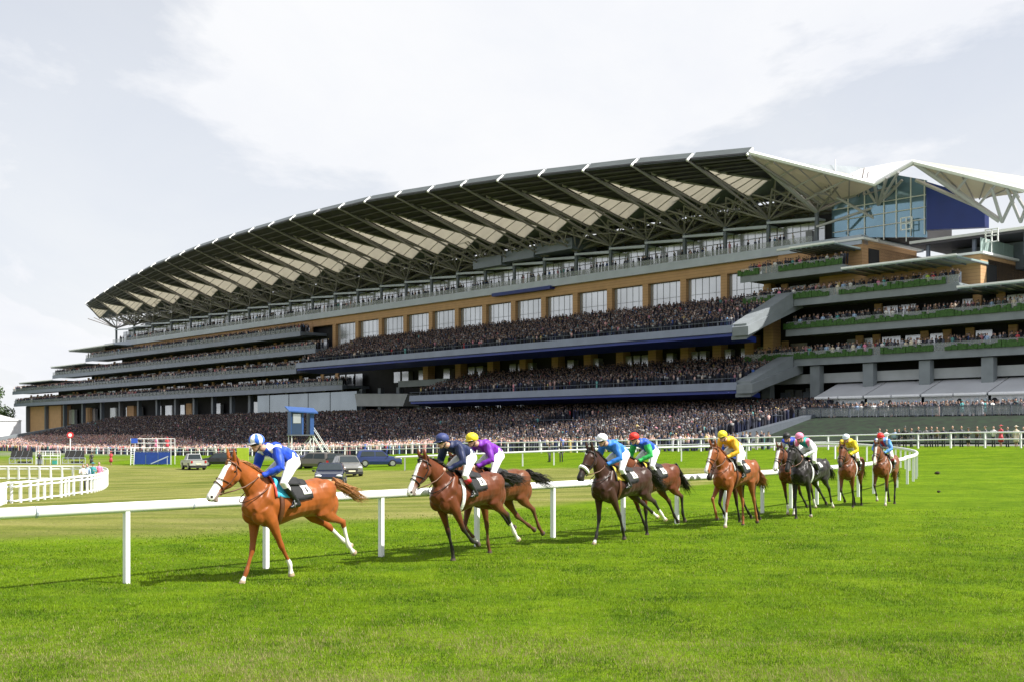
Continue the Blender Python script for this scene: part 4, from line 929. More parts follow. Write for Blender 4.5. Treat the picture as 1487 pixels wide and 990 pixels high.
    ring(.40, .008, .009, br, tilt=-.02); ring(.30, .008, .007, br, tilt=.03); ring(.05, .012, .010, br, tilt=.0); ring(-.01, .012, .008, br, tilt=-.09)
    for s in (-1, 1):
        br.tube([hc(.02, .05, s * .085), hc(.14, -.02, s * .102), hc(.28, -.03, s * .088), hc(.40, -.03, s * .068), hc(.47, -.05, s * .062)], .007, 5)
        br.ball(hc(.485, -.055, s * .062), (.022, .008, .022), 8, 5)
    br.build('bridle', 'leather_brown' if coat[0] > .18 else 'leather_black', root, True)
    if sheep:
        sm = MB(); ring(.40, .012, .034, sm, 20, -.02); sm.build('sheepskin_noseband', 'breeches', root, True)
    # saddle cloth, saddle and girth
    def sheet(x0, x1, t0, t1, off, th, name, mat, par=root, nx_=8, nt_=18, shear=0):
        mb = MB(); rows = []
        for i in range(nx_ + 1):
            for j in range(nt_ + 1):
                x = x0 + (x1 - x0) * i / nx_; a = t0 + (t1 - t0) * j / nt_; xx_ = x - shear * abs(a)
                wv = .006 * math.sin(9 * a + 14 * x); rows.append((tsurf(xx_, a, off + wv + th), tsurf(xx_, a, off + wv)))
        lift = lambda p: (p.x, p.y, p.z + (.0 if p.z < 1.45 else .04 * sstep(1.45, 1.55, p.z)))
        b0 = len(mb.v); mb.v += [lift(r[0]) for r in rows] + [lift(r[1]) for r in rows]; n_ = len(rows); w_ = nt_ + 1
        for i in range(nx_):
            for j in range(nt_):
                a = i * w_ + j; mb.f.append((a, a + 1, a + w_ + 1, a + w_)); mb.f.append((n_ + a, n_ + a + w_, n_ + a + w_ + 1, n_ + a + 1))
        for j in range(nt_): mb.f.append((j, n_ + j, n_ + j + 1, j + 1)); a = nx_ * w_ + j; mb.f.append((a, a + 1, n_ + a + 1, n_ + a))
        for i in range(nx_): a = i * w_; mb.f.append((a, a + w_, n_ + a + w_, n_ + a)); a += nt_; mb.f.append((a, n_ + a, n_ + a + w_, a + w_))
        return mb.build(name, mat, par, True)
    cf = (.008, .009, .011)
    cl = sheet(-.17, .20, -R(84), R(84), .012, .014, 'number_cloth', pmat('number_cloth', cf, .75, var=.3, vscale=9, bump=.4, bscale=20), shear=.05)
    if number:
        for s in (1, -1):
            sheet(-.15, .00, s * R(40), s * R(70), .030, .004, 'white_panel', 'breeches', cl, 4, 6, shear=.05)
            sheet(-.092, -.062, s * R(47), s * R(63), .038, .003, 'number', 'leather_black', cl, 2, 4, shear=.05)
    if cloth:
        sheet(.12, .42, -R(72), R(72), .010, .010, 'pad', pmat('pad', cloth[0], .8, var=.1), shear=-.02); sheet(.42, .445, -R(72), R(72), .010, .022, 'pad_edging', pmat('pad_edging', cloth[1], .7, var=.1), shear=-.02)
    sheet(-.06, .34, -R(40), R(40), .034, .022, 'saddle', 'leather_black', nx_=6, nt_=12)
    gz = MB(); gz.loft([(tsurf(.36, R(a_), .008), .012, .045, (1, 0, 0)) for a_ in range(40, 325, 12)], 6); gz.build('girth', 'breeches' if cloth is None and coat[0] < .2 else 'leather_brown', root, True)
    # martingale strap round the neck base
    mt = MB(); c = nb + Vector((.16, 0, .10)); pts = []
    for j in range(21):
        a = 2 * math.pi * j / 20; pts.append(c + Vector((-math.sin(na), 0, math.cos(na))) * math.cos(a) * .285 + Vector((math.cos(na), 0, math.sin(na))) * (-.10 * math.cos(a)) + Vector((0, .185 * math.sin(a), 0)))
    mt.tube(pts, .008, 5); mt.build('neck_strap', 'leather_brown' if coat[0] > .18 else 'leather_black', root, True)
    root['bit'] = 0; del root['bit']
    return root, [hc(.485, -.055, s * .062) for s in (1, -1)]

# ---------------------------------------------------------------- jockeys
def make_jockey(loc, yaw, roll, label, silk, cap, sleeve=None, pattern=None, cap2=None, boots=None, bits=None, vox=.012, lift=0.0, look=8, stand=0.0):
    root = empty('person', loc, yaw); root.rotation_euler = (R(roll), 0, yaw); tag(root, label, 'person', 'jockeys riding the racehorses')
    dz = lift; V = Vector
    pel = V((.0, 0, 1.84 + dz + stand)); che = V((.34, 0, 1.97 + dz + stand)); nk = V((.50, 0, 2.015 + dz + stand)); hdc = V((.635, 0, 2.075 + dz + stand))
    sho = lambda s: V((.40, s * .17, 1.97 + dz + stand)); elb = lambda s: V((.41, s * .275, 1.71 + dz + stand * .6)); hand = lambda s: V((.65, s * .07, 1.60 + dz * .5))
    hip = lambda s: V((.01, s * .10, 1.80 + dz + stand)); knee = lambda s: V((.36, s * .275, 1.50 + dz * .5)); ank = lambda s: V((.08, s * .285, 1.22)); toe = lambda s: V((.24, s * .30, 1.17))
    def body(mb, k=1.0):
        mb.loft([(pel - V((.09, 0, .03)), .09 * k, .12 * k), (pel, .125 * k, .155 * k), (pel.lerp(che, .4) + V((0, 0, .02)), .105 * k, .13 * k), (pel.lerp(che, .8) + V((0, 0, .02)), .12 * k, .155 * k), (che + V((.06, 0, .01)), .10 * k, .15 * k), (nk - V((.02, 0, 0)), .06 * k, .07 * k)], 14)
    # the body itself (skin), one continuous surface
    b = MB(); body(b, .86)
    for s in (-1, 1):
        b.loft([(hip(s), .07, .07), (hip(s).lerp(knee(s), .5), .062, .062), (knee(s), .036, .036), (ank(s), .030, .030), (ank(s) - V((0, 0, .04)), .03, .03)], 8)
        b.loft([(sho(s), .05, .05), (elb(s), .038, .038), (elb(s).lerp(hand(s), .4), .034, .034), (hand(s) - V((.04, 0, 0)), .024, .024)], 8)
        h = hand(s); b.ball(h, (.046, .022, .036), 8, 6)
        for k in range(4):   # fingers curled round the rein
            p = h + V((.030, s * .006, .026 - .017 * k)); l = (.026, .030, .028, .022)[k]
            b.tube([p - V((.02, 0, 0)), p + V((.014, 0, 0)), p + V((.020, -s * l * .7, -.002)), p + V((.004, -s * l, -.003))], [.009, .0095, .009, .008], 6)
        b.tube([h + V((-.02, 0, .03)), h + V((.01, -s * .012, .045)), h + V((.035, -s * .014, .042))], [.011, .011, .009], 6)
    b.loft([(nk - V((.04, 0, .02)), .058, .055), (hdc - V((.04, 0, .06)), .052, .052)], 8)
    la = R(look); fw = V((math.cos(la), 0, -math.sin(la))); fu = V((math.sin(la), 0, math.cos(la)))
    hp_ = lambda f_, u_, y_=0: hdc + fw * f_ + fu * u_ + V((0, y_, 0))
    b.ball(hp_(0, .0), (.098, .078, .105), 14, 10); b.loft([(hp_(.02, -.02), .06, .062), (hp_(.045, -.085), .042, .045), (hp_(.06, -.115), .022, .024)], 10)
    b.loft([(hp_(.09, .015), .010, .010), (hp_(.112, -.025), .014, .014), (hp_(.10, -.038), .012, .016)], 8)
    b.ball(hp_(.092, -.066), (.014, .024, .007), 8, 4)
    for s in (-1, 1): b.ball(hp_(-.005, -.02, s * .080), (.022, .010, .030), 8, 6)
    me = remesh(b, .0095, 1)
    def cf(co):
        c = np.repeat(np.array([SK]), len(co), 0).astype(float); d = np.linalg.norm((co - np.array(hp_(.10, -.066))) / np.array((.03, .024, .010)), axis=1); c[d < 1] = (.38, .12, .10)
        return c
    finish(me, 'body', 'skin_attr', root, cf)
    # silks
    silk = np.array(silk); sleeve = np.array(sleeve if sleeve is not None else silk)
    b = MB(); body(b, 1.04)
    b.loft([(che + V((.05, 0, .0)), .08, .17), (nk - V((.01, 0, 0)), .066, .066)], 12)
    for s in (-1, 1):
        b.loft([(che + V((.02, s * .08, .0)), .09, .08), (sho(s), .082, .080), (sho(s).lerp(elb(s), .5), .072, .070), (elb(s), .066, .066), (elb(s).lerp(hand(s), .5), .050, .050), (elb(s).lerp(hand(s), .82), .036, .036)], 12)
    # folds: small irregular ripples
    me = remesh(b, vox, 1)
    co = np.empty(len(me.vertices) * 3, np.float32); me.vertices.foreach_get('co', co); co = co.reshape(-1, 3); nr = np.empty(len(me.vertices) * 3, np.float32); me.vertices.foreach_get('normal', nr); nr = nr.reshape(-1, 3)
    w = np.array([noise.noise(V((v[0] * 13, v[1] * 13, v[2] * 7))) for v in co]); co += nr * (.022 * w)[:, None]; me.vertices.foreach_set('co', co.ravel())
    def cs(co):
        c = np.repeat(silk[None], len(co), 0).astype(float)
        for s in (-1, 1):
            d1, t1 = seg_dist(co, sho(s), elb(s)); d2, t2 = seg_dist(co, elb(s), hand(s)); on = ((d1 < .10) & (t1 > .12)) | (d2 < .085); c[on] = sleeve
            if pattern == 'epaulets':
                p0, p1 = V((.30, s * .15, 2.05 + dz)), V((.52, s * .12, 1.92 + dz)); d, t_ = seg_dist(co, p0, p1); d2_, t2_ = seg_dist(co, V((.46, s * .07, 2.04 + dz)), V((.36, s * .21, 1.85 + dz)))
                c[(d < .045) & ~on] = (.8, .8, .8); c[(d2_ < .05) & (d1 > .075)] = (.8, .8, .8)
        if pattern == 'halved': c[(co[:, 0] > .34) & (np.abs(co[:, 1]) < .15)] = (.02, .30, .32)
        if pattern == 'pinkback':
            m_ = (np.abs(co[:, 1]) > .09) & (np.abs(co[:, 1]) < .19) & (co[:, 0] > .25); c[m_ & (co[:, 2] > 1.9)] = (.78, .20, .34); c[(np.abs(co[:, 1]) < .09) & (co[:, 0] > .2)] = (.02, .30, .30)
        if pattern == 'stripe': c[(np.abs(co[:, 1]) < .05)] = (.55, .03, .06); c[(np.abs(np.abs(co[:, 1]) - .15) < .03) & (co[:, 2] > 1.9)] = (.7, .7, .75)
        if pattern == 'greenhalf': c[(co[:, 1] > -.02) & (co[:, 0] < .30)] = (.03, .10, .50)
        if pattern == 'star': c[(np.abs(co[:, 1]) < .04)] = (.6, .3, .02)
        return c
    finish(me, 'silks', 'silk_attr', root, cs)
    b = MB(); b.loft([(pel - V((.10, 0, .03)), .10, .13), (pel - V((.0, 0, .01)), .135, .165), (pel.lerp(che, .22), .118, .145)], 14)
    for s in (-1, 1):
        b.loft([(hip(s) + V((-.05, 0, .0)), .105, .085), (hip(s).lerp(knee(s), .25), .100, .088), (hip(s).lerp(knee(s), .6), .082, .074), (knee(s), .064, .060), (knee(s).lerp(ank(s), .42), .054, .052)], 12)
    finish(remesh(b, vox, 2), 'breeches', 'breeches', root)
    for s in (-1, 1):
        b = MB(); k, a_, t_ = knee(s), ank(s), toe(s)
        b.loft([(k.lerp(a_, .16), .056, .054), (k.lerp(a_, .4), .058, .055), (k.lerp(a_, .75), .046, .044), (a_, .042, .040), (a_ - V((.01, 0, .03)), .042, .038)], 10)
        b.loft([(a_ - V((.04, 0, .02)), .040, .034), (a_.lerp(t_, .4), .038, .036), (t_ - V((.02, 0, 0)), .030, .034), (t_ + V((.02, 0, 0)), .016, .020)], 10)
        o = finish(remesh(b, .012, 2), 'boot', 'leather_black', root)
        if boots: q = MB(); q.loft([(k.lerp(a_, .12), .060, .057), (k.lerp(a_, .34), .061, .058)], 12); q.build('boot_top', pmat('boot_top', boots, .4, var=.1), o, True)
        q = MB(); q.tube([tsurf(.2, s * R(40), .06), a_ + V((.09, s * .02, .05)), a_ + V((.10, s * .045, -.05)), a_ + V((.10, -s * .035, -.05)), a_ + V((.09, s * .0, .05))], .008, 5); q.build('stirrup', 'metal', root, True)
    # helmet with a cap cover and peak, goggles
    b = MB(); b.ball(hp_(-.005, .045), (.128, .108, .098), 18, 12)
    hm = remesh(b, .010, 1)
    keep = MB(); cap = np.array(cap); cap2 = np.array(cap2) if cap2 is not None else None
    def cc(co):
        c = np.repeat(cap[None], len(co), 0).astype(float)
        if cap2 is not None:
            rel = co - np.array(hp_(0, .04)); a = np.arctan2(rel[:, 1], rel @ np.array(fw) + .0); m_ = (np.floor((a + math.pi) / (2 * math.pi) * 10) % 2 == 0); c[m_] = cap2
        return c
    o = finish(hm, 'helmet', 'silk_attr', root, cc)
    q = MB(); q.loft([(hp_(.085, .015), .010, .085), (hp_(.13, .005), .008, .070), (hp_(.155, -.002), .006, .045)], 12); q.build('peak', pmat('peak', tuple(cap * .5), .5), o, True)
    q = MB(); q.loft([(hp_(.03, .0), .034, .086, (0, 1, 0)), (hp_(.085, -.002), .034, .074, (0, 1, 0)), (hp_(.112, -.004), .026, .055, (0, 1, 0))], 12); gq = q.build('goggles', 'goggles', root, True)
    q = MB(); q.tube([hp_(.0, -.03, .084), hp_(.03, -.10, .05), hp_(.035, -.125, 0), hp_(.03, -.10, -.05), hp_(.0, -.03, -.084)], .007, 5); q.build('chin_strap', 'leather_black', root, True)
    return root, [hand(1), hand(-1)]
def fake(*a): pass
RIDERS = []
def pair(px, y, heading, horse, jock, rein=(.12, .05, .025)):
    """one racehorse with its jockey; (px, y) place the middle of the horse, heading is the direction of travel in the world"""
    lg = horse['legs']; mn = min([.97 - sum(l * math.cos(R(a)) for l, a in zip(FSEG, lg[k])) for k in ('LF', 'RF')] + [1.03 - sum(l * math.cos(R(a)) for l, a in zip(HSEG, lg[k])) for k in ('LH', 'RH')])
    horse['zoff'] = -mn - .015; x = (px - CX) / F * y; yaw = R(heading); loc = Vector((x, y, g(x, y) + horse.pop('zoff', 0)))
    roll = horse.get('roll', 0)
    h, bits = make_horse('racehorse', loc, yaw, **horse); j, hands = make_jockey(loc, yaw, roll, lift=jock.pop('lift', .05), **jock)
    m = MB()
    for bt, hn, s in zip(bits, hands, (1, -1)):
        m.tube([bt, bt.lerp(hn, .25) + Vector((0, s * .07, -.01)), bt.lerp(hn, .5) + Vector((0, s * .105, -.015)), bt.lerp(hn, .75) + Vector((0, s * .10, .01)), bt.lerp(hn, .9) + Vector((0, s * .05, .02)), hn], .010, 5)
    m.tube([hands[0], hands[0].lerp(hands[1], .5) + Vector((-.05, 0, -.05)), hands[1]], .008, 5)
    rn = m.build('reins', pmat('rein', rein, .5), h, True)
    return h, j
CHEST = (.27, .072, .012); BAY = (.110, .028, .008); DBAY = (.038, .013, .007); BLK = (.014, .011, .011); PTS = (.014, .011, .010)
TH = dict(LF=(-28, -33, -10, -12), RF=(9, 22, 30, 20), LH=(-70, -19, -44, -50), RH=(-60, -52, -58, -60))
pair(420, 17.35, 233, dict(label='chestnut racehorse with broad white blaze and white hind socks, leading the field', coat=CHEST, points=(.24, .062, .011), legs=TH, socks=dict(LF=1.75, RF=2.6, LH=1.25, RH=1.2), neck=41, head=52, blaze=.058, mane=(.38, .17, .06), cloth=((.05, .42, .62), (.55, .05, .03)), muzzle=(.30, .22, .20), voxel=.0125, tail=(-16, .25)),
     dict(label='jockey in royal blue silks with white epaulettes and a blue and white striped cap', silk=(.02, .07, .55), cap=(.78, .78, .8), cap2=(.03, .13, .62), pattern='epaulets', vox=.010))
pair(678, 19.9, 231, dict(label='bay racehorse with a full white blaze and one white hind sock, second in the field', coat=(.115, .030, .009), points=PTS, legs=dict(LF=(-33, -48, -72, -60), RF=(-18, -16, -5, 0), LH=(-60, -34, -40, -50), RH=(-72, -46, -62, -60)), socks=dict(LH=1.45), neck=38, head=60, blaze=.042, muzzle=(.25, .20, .19), voxel=.0135, tail=(-5, .1)),
     dict(label='jockey in dark navy silks and navy cap with red boot tops', silk=(.014, .022, .075), cap=(.035, .05, .16), boots=(.45, .02, .03), vox=.011))
pair(719, 21.3, 229, dict(label='bay racehorse half hidden on the rail side of the navy silked rider', coat=(.135, .040, .011), points=(.10, .04, .02), legs=dict(LF=(-14, -8, -20, -10), RF=(20, -45, -40, -30), LH=(-60, -28, -45, -45), RH=(-40, -60, -60, -60)), socks=dict(RF=1.9), neck=36, head=58, mane=PTS, voxel=.0145, tail=(-12, .2)),
     dict(label='jockey in purple silks and bright yellow cap', silk=(.17, .022, .36), cap=(.78, .62, .03), vox=.012))
pair(902, 23.2, 228, dict(label='dark bay racehorse wearing a white sheepskin noseband', coat=DBAY, points=PTS, legs=dict(LF=(-34, -24, -18, -10), RF=(4, 18, 30, 20), LH=(-66, -46, -48, -50), RH=(-60, -58, -60, -60)), socks=dict(LH=1.6, RF=2.7, RH=1.9), neck=48, head=58, blaze=.012, sheep=True, voxel=.0145, cloth=((.55, .42, .05), (.02, .02, .02)), tail=(-30, .2)),
     dict(label='jockey in sky blue silks and plain white cap', silk=(.035, .19, .62), cap=(.80, .80, .84), vox=.012))
pair(946, 25.1, 227, dict(label='bay racehorse with yellow saddle pad beside the sheepskin noseband horse', coat=BAY, points=PTS, legs=dict(LF=(-12, -8, -10, -5), RF=(-25, -30, -30, -20), LH=(-64, -8, -30, -30), RH=(-48, -30, -45, -45)), socks={}, neck=30, head=58, cloth=((.60, .44, .05), (.02, .02, .02)), voxel=.015, tail=(-45, .3)),
     dict(label='jockey in green and blue silks and red cap', silk=(.02, .09, .45), sleeve=(.03, .42, .09), cap=(.62, .03, .02), pattern=None, vox=.012))
pair(1068, 26.9, 231, dict(label='chestnut racehorse with white blaze ridden by the gold silked jockey', coat=(.22, .062, .014), points=(.26, .09, .03), legs=dict(LF=(16, 3, 8, 5), RF=(48, -22, -20, -20), LH=(-30, -20, -24, -20), RH=(-22, 0, 5, 0)), socks=dict(LF=1.5), neck=44, head=60, blaze=.034, voxel=.015, tail=(-45, .3), cloth=((.02, .02, .02), (.5, .5, .5))),
     dict(label='jockey in golden yellow silks and yellow cap', silk=(.78, .40, .02), sleeve=(.80, .46, .03), cap=(.82, .68, .04), pattern='star', vox=.013))
pair(1072, 28.6, 231, dict(label='dark bay racehorse almost hidden behind the gold silked rider', coat=(.06, .02, .01), points=PTS, legs=dict(LF=(-20, -25, -20, -10), RF=(25, -40, -40, -30), LH=(-25, -35, -30, -30), RH=(-10, -45, -50, -40)), socks={}, neck=32, head=58, voxel=.017, tail=(-50, .3)),
     dict(label='jockey in blue silks and blue cap hidden behind the yellow cap', silk=(.02, .08, .45), cap=(.03, .12, .55), vox=.014, lift=.0))
pair(1176, 30.0, 231, dict(label='near black racehorse with a small white star', coat=BLK, points=(.012, .010, .010), legs=dict(LF=(-22, -16, -15, -10), RF=(8, -2, 4, 0), LH=(-56, -26, -40, -40), RH=(-50, -50, -45, -40)), socks=dict(LF=2.9, LH=2.0), neck=42, head=62, blaze=.018, voxel=.016, tail=(-35, .3)),
     dict(label='jockey in white and teal silks and pink cap', silk=(.72, .74, .76), cap=(.80, .26, .42), pattern='pinkback', vox=.013))
pair(1156, 31.4, 233, dict(label='bay racehorse with a wide white face inside the near black horse', coat=(.12, .036, .012), points=PTS, legs=dict(LF=(-6, -4, 0, 0), RF=(-12, -16, 5, 0), LH=(-40, -30, -40, -40), RH=(-20, -50, -45, -40)), socks=dict(RF=1.7, LF=2.0, LH=1.8), neck=40, head=62, blaze=.046, voxel=.016, muzzle=(.45, .36, .34), tail=(-45, .3)),
     dict(label='jockey in grey and royal blue silks and black cap', silk=(.02, .05, .42), sleeve=(.50, .52, .56), cap=(.018, .018, .02), vox=.014))
pair(1236, 34.6, 240, dict(label='bay racehorse ridden by the yellow silked jockey in white cap', coat=(.14, .041, .012), points=PTS, legs=dict(LF=(-14, -20, -10, 0), RF=(22, -50, -50, -40), LH=(-35, -8, -20, -10), RH=(-30, -30, -20, -20)), socks={}, neck=44, head=62, voxel=.017, tail=(-45, .3)),
     dict(label='jockey in yellow silks and pale blue white cap', silk=(.75, .56, .02), cap=(.66, .74, .80), vox=.014))
pair(1286, 35.6, 238, dict(label='bay racehorse with bandaged forelegs, last of the field', coat=(.165, .052, .016), points=PTS, legs=dict(LF=(-5, 4, 5, 0), RF=(40, -30, -20, -20), LH=(-30, 6, -10, 0), RH=(-38, -16, -20, -10)), socks=dict(LF=1.3, RF=2.2), neck=46, head=62, blaze=.030, voxel=.017, muzzle=(.45, .36, .32), tail=(-60, .4)),
     dict(label='jockey in light blue silks with white seams and red cap', silk=(.06, .22, .62), cap=(.66, .03, .03), sleeve=(.10, .30, .70), pattern='stripe', boots=(.35, .03, .08), vox=.014))
# ---------------------------------------------------------------- running rail
def catmull(P, n):
    P = [Vector(p) for p in P]; r = []
    for i in range(len(P) - 1):
        a, b, c, d = P[max(i - 1, 0)], P[i], P[i + 1], P[min(i + 2, len(P) - 1)]
        for k in range(n):
            t_ = k / n; r.append(.5 * ((2 * b) + (c - a) * t_ + (2 * a - 5 * b + 4 * c - d) * t_ * t_ + (3 * b - a - 3 * c + d) * t_ ** 3))
    return r + [P[-1]]
near = [(-16, 8.2), (-10.8, 12.0), (-7.4, 15.0), (-5.70, 16.8), (-4.05, 18.6), (-2.38, 20.4), (-.65, 22.3), (.98, 24.3), (2.55, 26.0), (4.1, 28.0), (5.7, 30.0), (7.1, 32.0), (8.6, 34.4), (10.4, 37.2), (12.7, 41), (14.8, 44.8), (16.8, 48.6)]
far = [(16.8, 48.6), (19.0, 53.5), (21.3, 60), (23.4, 68), (25.0, 76), (25.6, 83), (24.2, 88.5), (21, 91), (15, 92.5), (8, 93), (0, 94), (-7, 96), (-10, 97)]
def rail_thing(path, label, H, rad, step, postw, group=None, two=False, capmat='white_paint', alongpost=True, name='running_rail', third=False, anchor=None, joints=False):
    C_ = catmull([(x, y, 0) for x, y in path], 8); acc = [0]
    for a, b in zip(C_, C_[1:]): acc.append(acc[-1] + (b - a).length)
    if anchor: i_ = min(range(len(C_)), key=lambda j: (C_[j] - Vector((*anchor, 0))).length); step = (step[0], acc[i_] % step[0])
    root = empty(name, (C_[0].x, C_[0].y, g(C_[0].x, C_[0].y))); tag(root, label, 'rail', group)
    inv = Matrix.Translation(-root.location)
    def ad(mb, nm, mat, sm=False): o = mb.build(nm, mat, root, sm); o.matrix_parent_inverse = inv; return o
    P = [Vector((p.x, p.y, g(p.x, p.y) + H)) for p in C_]
    m = MB(); m.loft([(p, rad[0], rad[1], (0, 0, 1)) for p in P], 12); ad(m, 'top_rail', capmat, True)
    if two: m = MB(); m.loft([(p - Vector((0, 0, two)), rad[0] * .8, rad[1] * .8, (0, 0, 1)) for p in P], 8); ad(m, 'lower_rail', capmat, True)
    if third: m = MB(); m.loft([(p - Vector((0, 0, third)), rad[0] * .8, rad[1] * .8, (0, 0, 1)) for p in P], 8); ad(m, 'bottom_rail', capmat, True)
    d = step[1]
    while d < acc[-1]:
        i = max(j for j in range(len(acc)) if acc[j] <= d); i = min(i, len(C_) - 2); t_ = (d - acc[i]) / (acc[i + 1] - acc[i]); p = C_[i].lerp(C_[i + 1], t_)
        tg = (C_[i + 1] - C_[i]).normalized(); nn = Vector((tg.y, -tg.x, 0)); z0 = g(p.x, p.y); m = MB(); a, b = postw
        q = lambda s, w_, z_: p + tg * s + nn * w_ + Vector((0, 0, z_))
        m.hexa([q(-a, -b, z0 - .1), q(a, -b, z0 - .1), q(a, b, z0 - .1), q(-a, b, z0 - .1), q(-a, -b, z0 + H - rad[1] * .3), q(a, -b, z0 + H - rad[1] * .3), q(a, b, z0 + H - rad[1] * .3), q(-a, b, z0 + H - rad[1] * .3)])
        ad(m, 'post', 'post_white')
        if joints: m = MB(); m.loft([(Vector((p.x, p.y, z0 + H)) + tg * (1.1 + w_), rad[0] + .004, rad[1] + .004, (0, 0, 1)) for w_ in (-.012, .012)], 12); ad(m, 'rail_joint', 'fascia_pale')
        d += step[0]
    return root
rail_thing(near, 'thick white running rail curving along the inside of the racing track', 1.12, (.068, .080), (2.47, 7.0), (.035, .045), anchor=(-5.70, 16.8), joints=True)
rail_thing(far, 'white running rail on the far side of the dry infield', 1.16, (.07, .085), (2.6, 1.0), (.05, .05))
sp = [(90, 36), (60, 69), (37, 94), (11.5, 122), (-10, 146), (-38, 177), (-64, 205), (-95, 240)]
rail_thing(sp, 'double white crowd rail in front of the grandstand lawn', 1.25, (.05, .06), (2.9, 1.0), (.06, .06), two=.55, capmat='post_white', name='crowd_rail')
wf = [gp(px, py) for px, py in ((-60, 738), (3, 732.7), (23, 730), (42, 728), (59, 725.7), (74.5, 723.6), (89.5, 721.8), (101, 719.6), (112, 718), (122, 717), (129, 715.8), (136, 714.5), (142.4, 712.7), (150, 710), (155, 706), (156, 702), (150, 698.5), (138, 697), (112, 696), (90, 696), (60, 696), (30, 696), (0, 696), (-40, 696))]
rail_thing([(p.x, p.y) for p in wf], 'white post and rail fence curving round the dry grass at far left', 1.12, (.04, .07), (.95, .5), (.07, .06), two=.22, third=1.0, name='rail_fence')
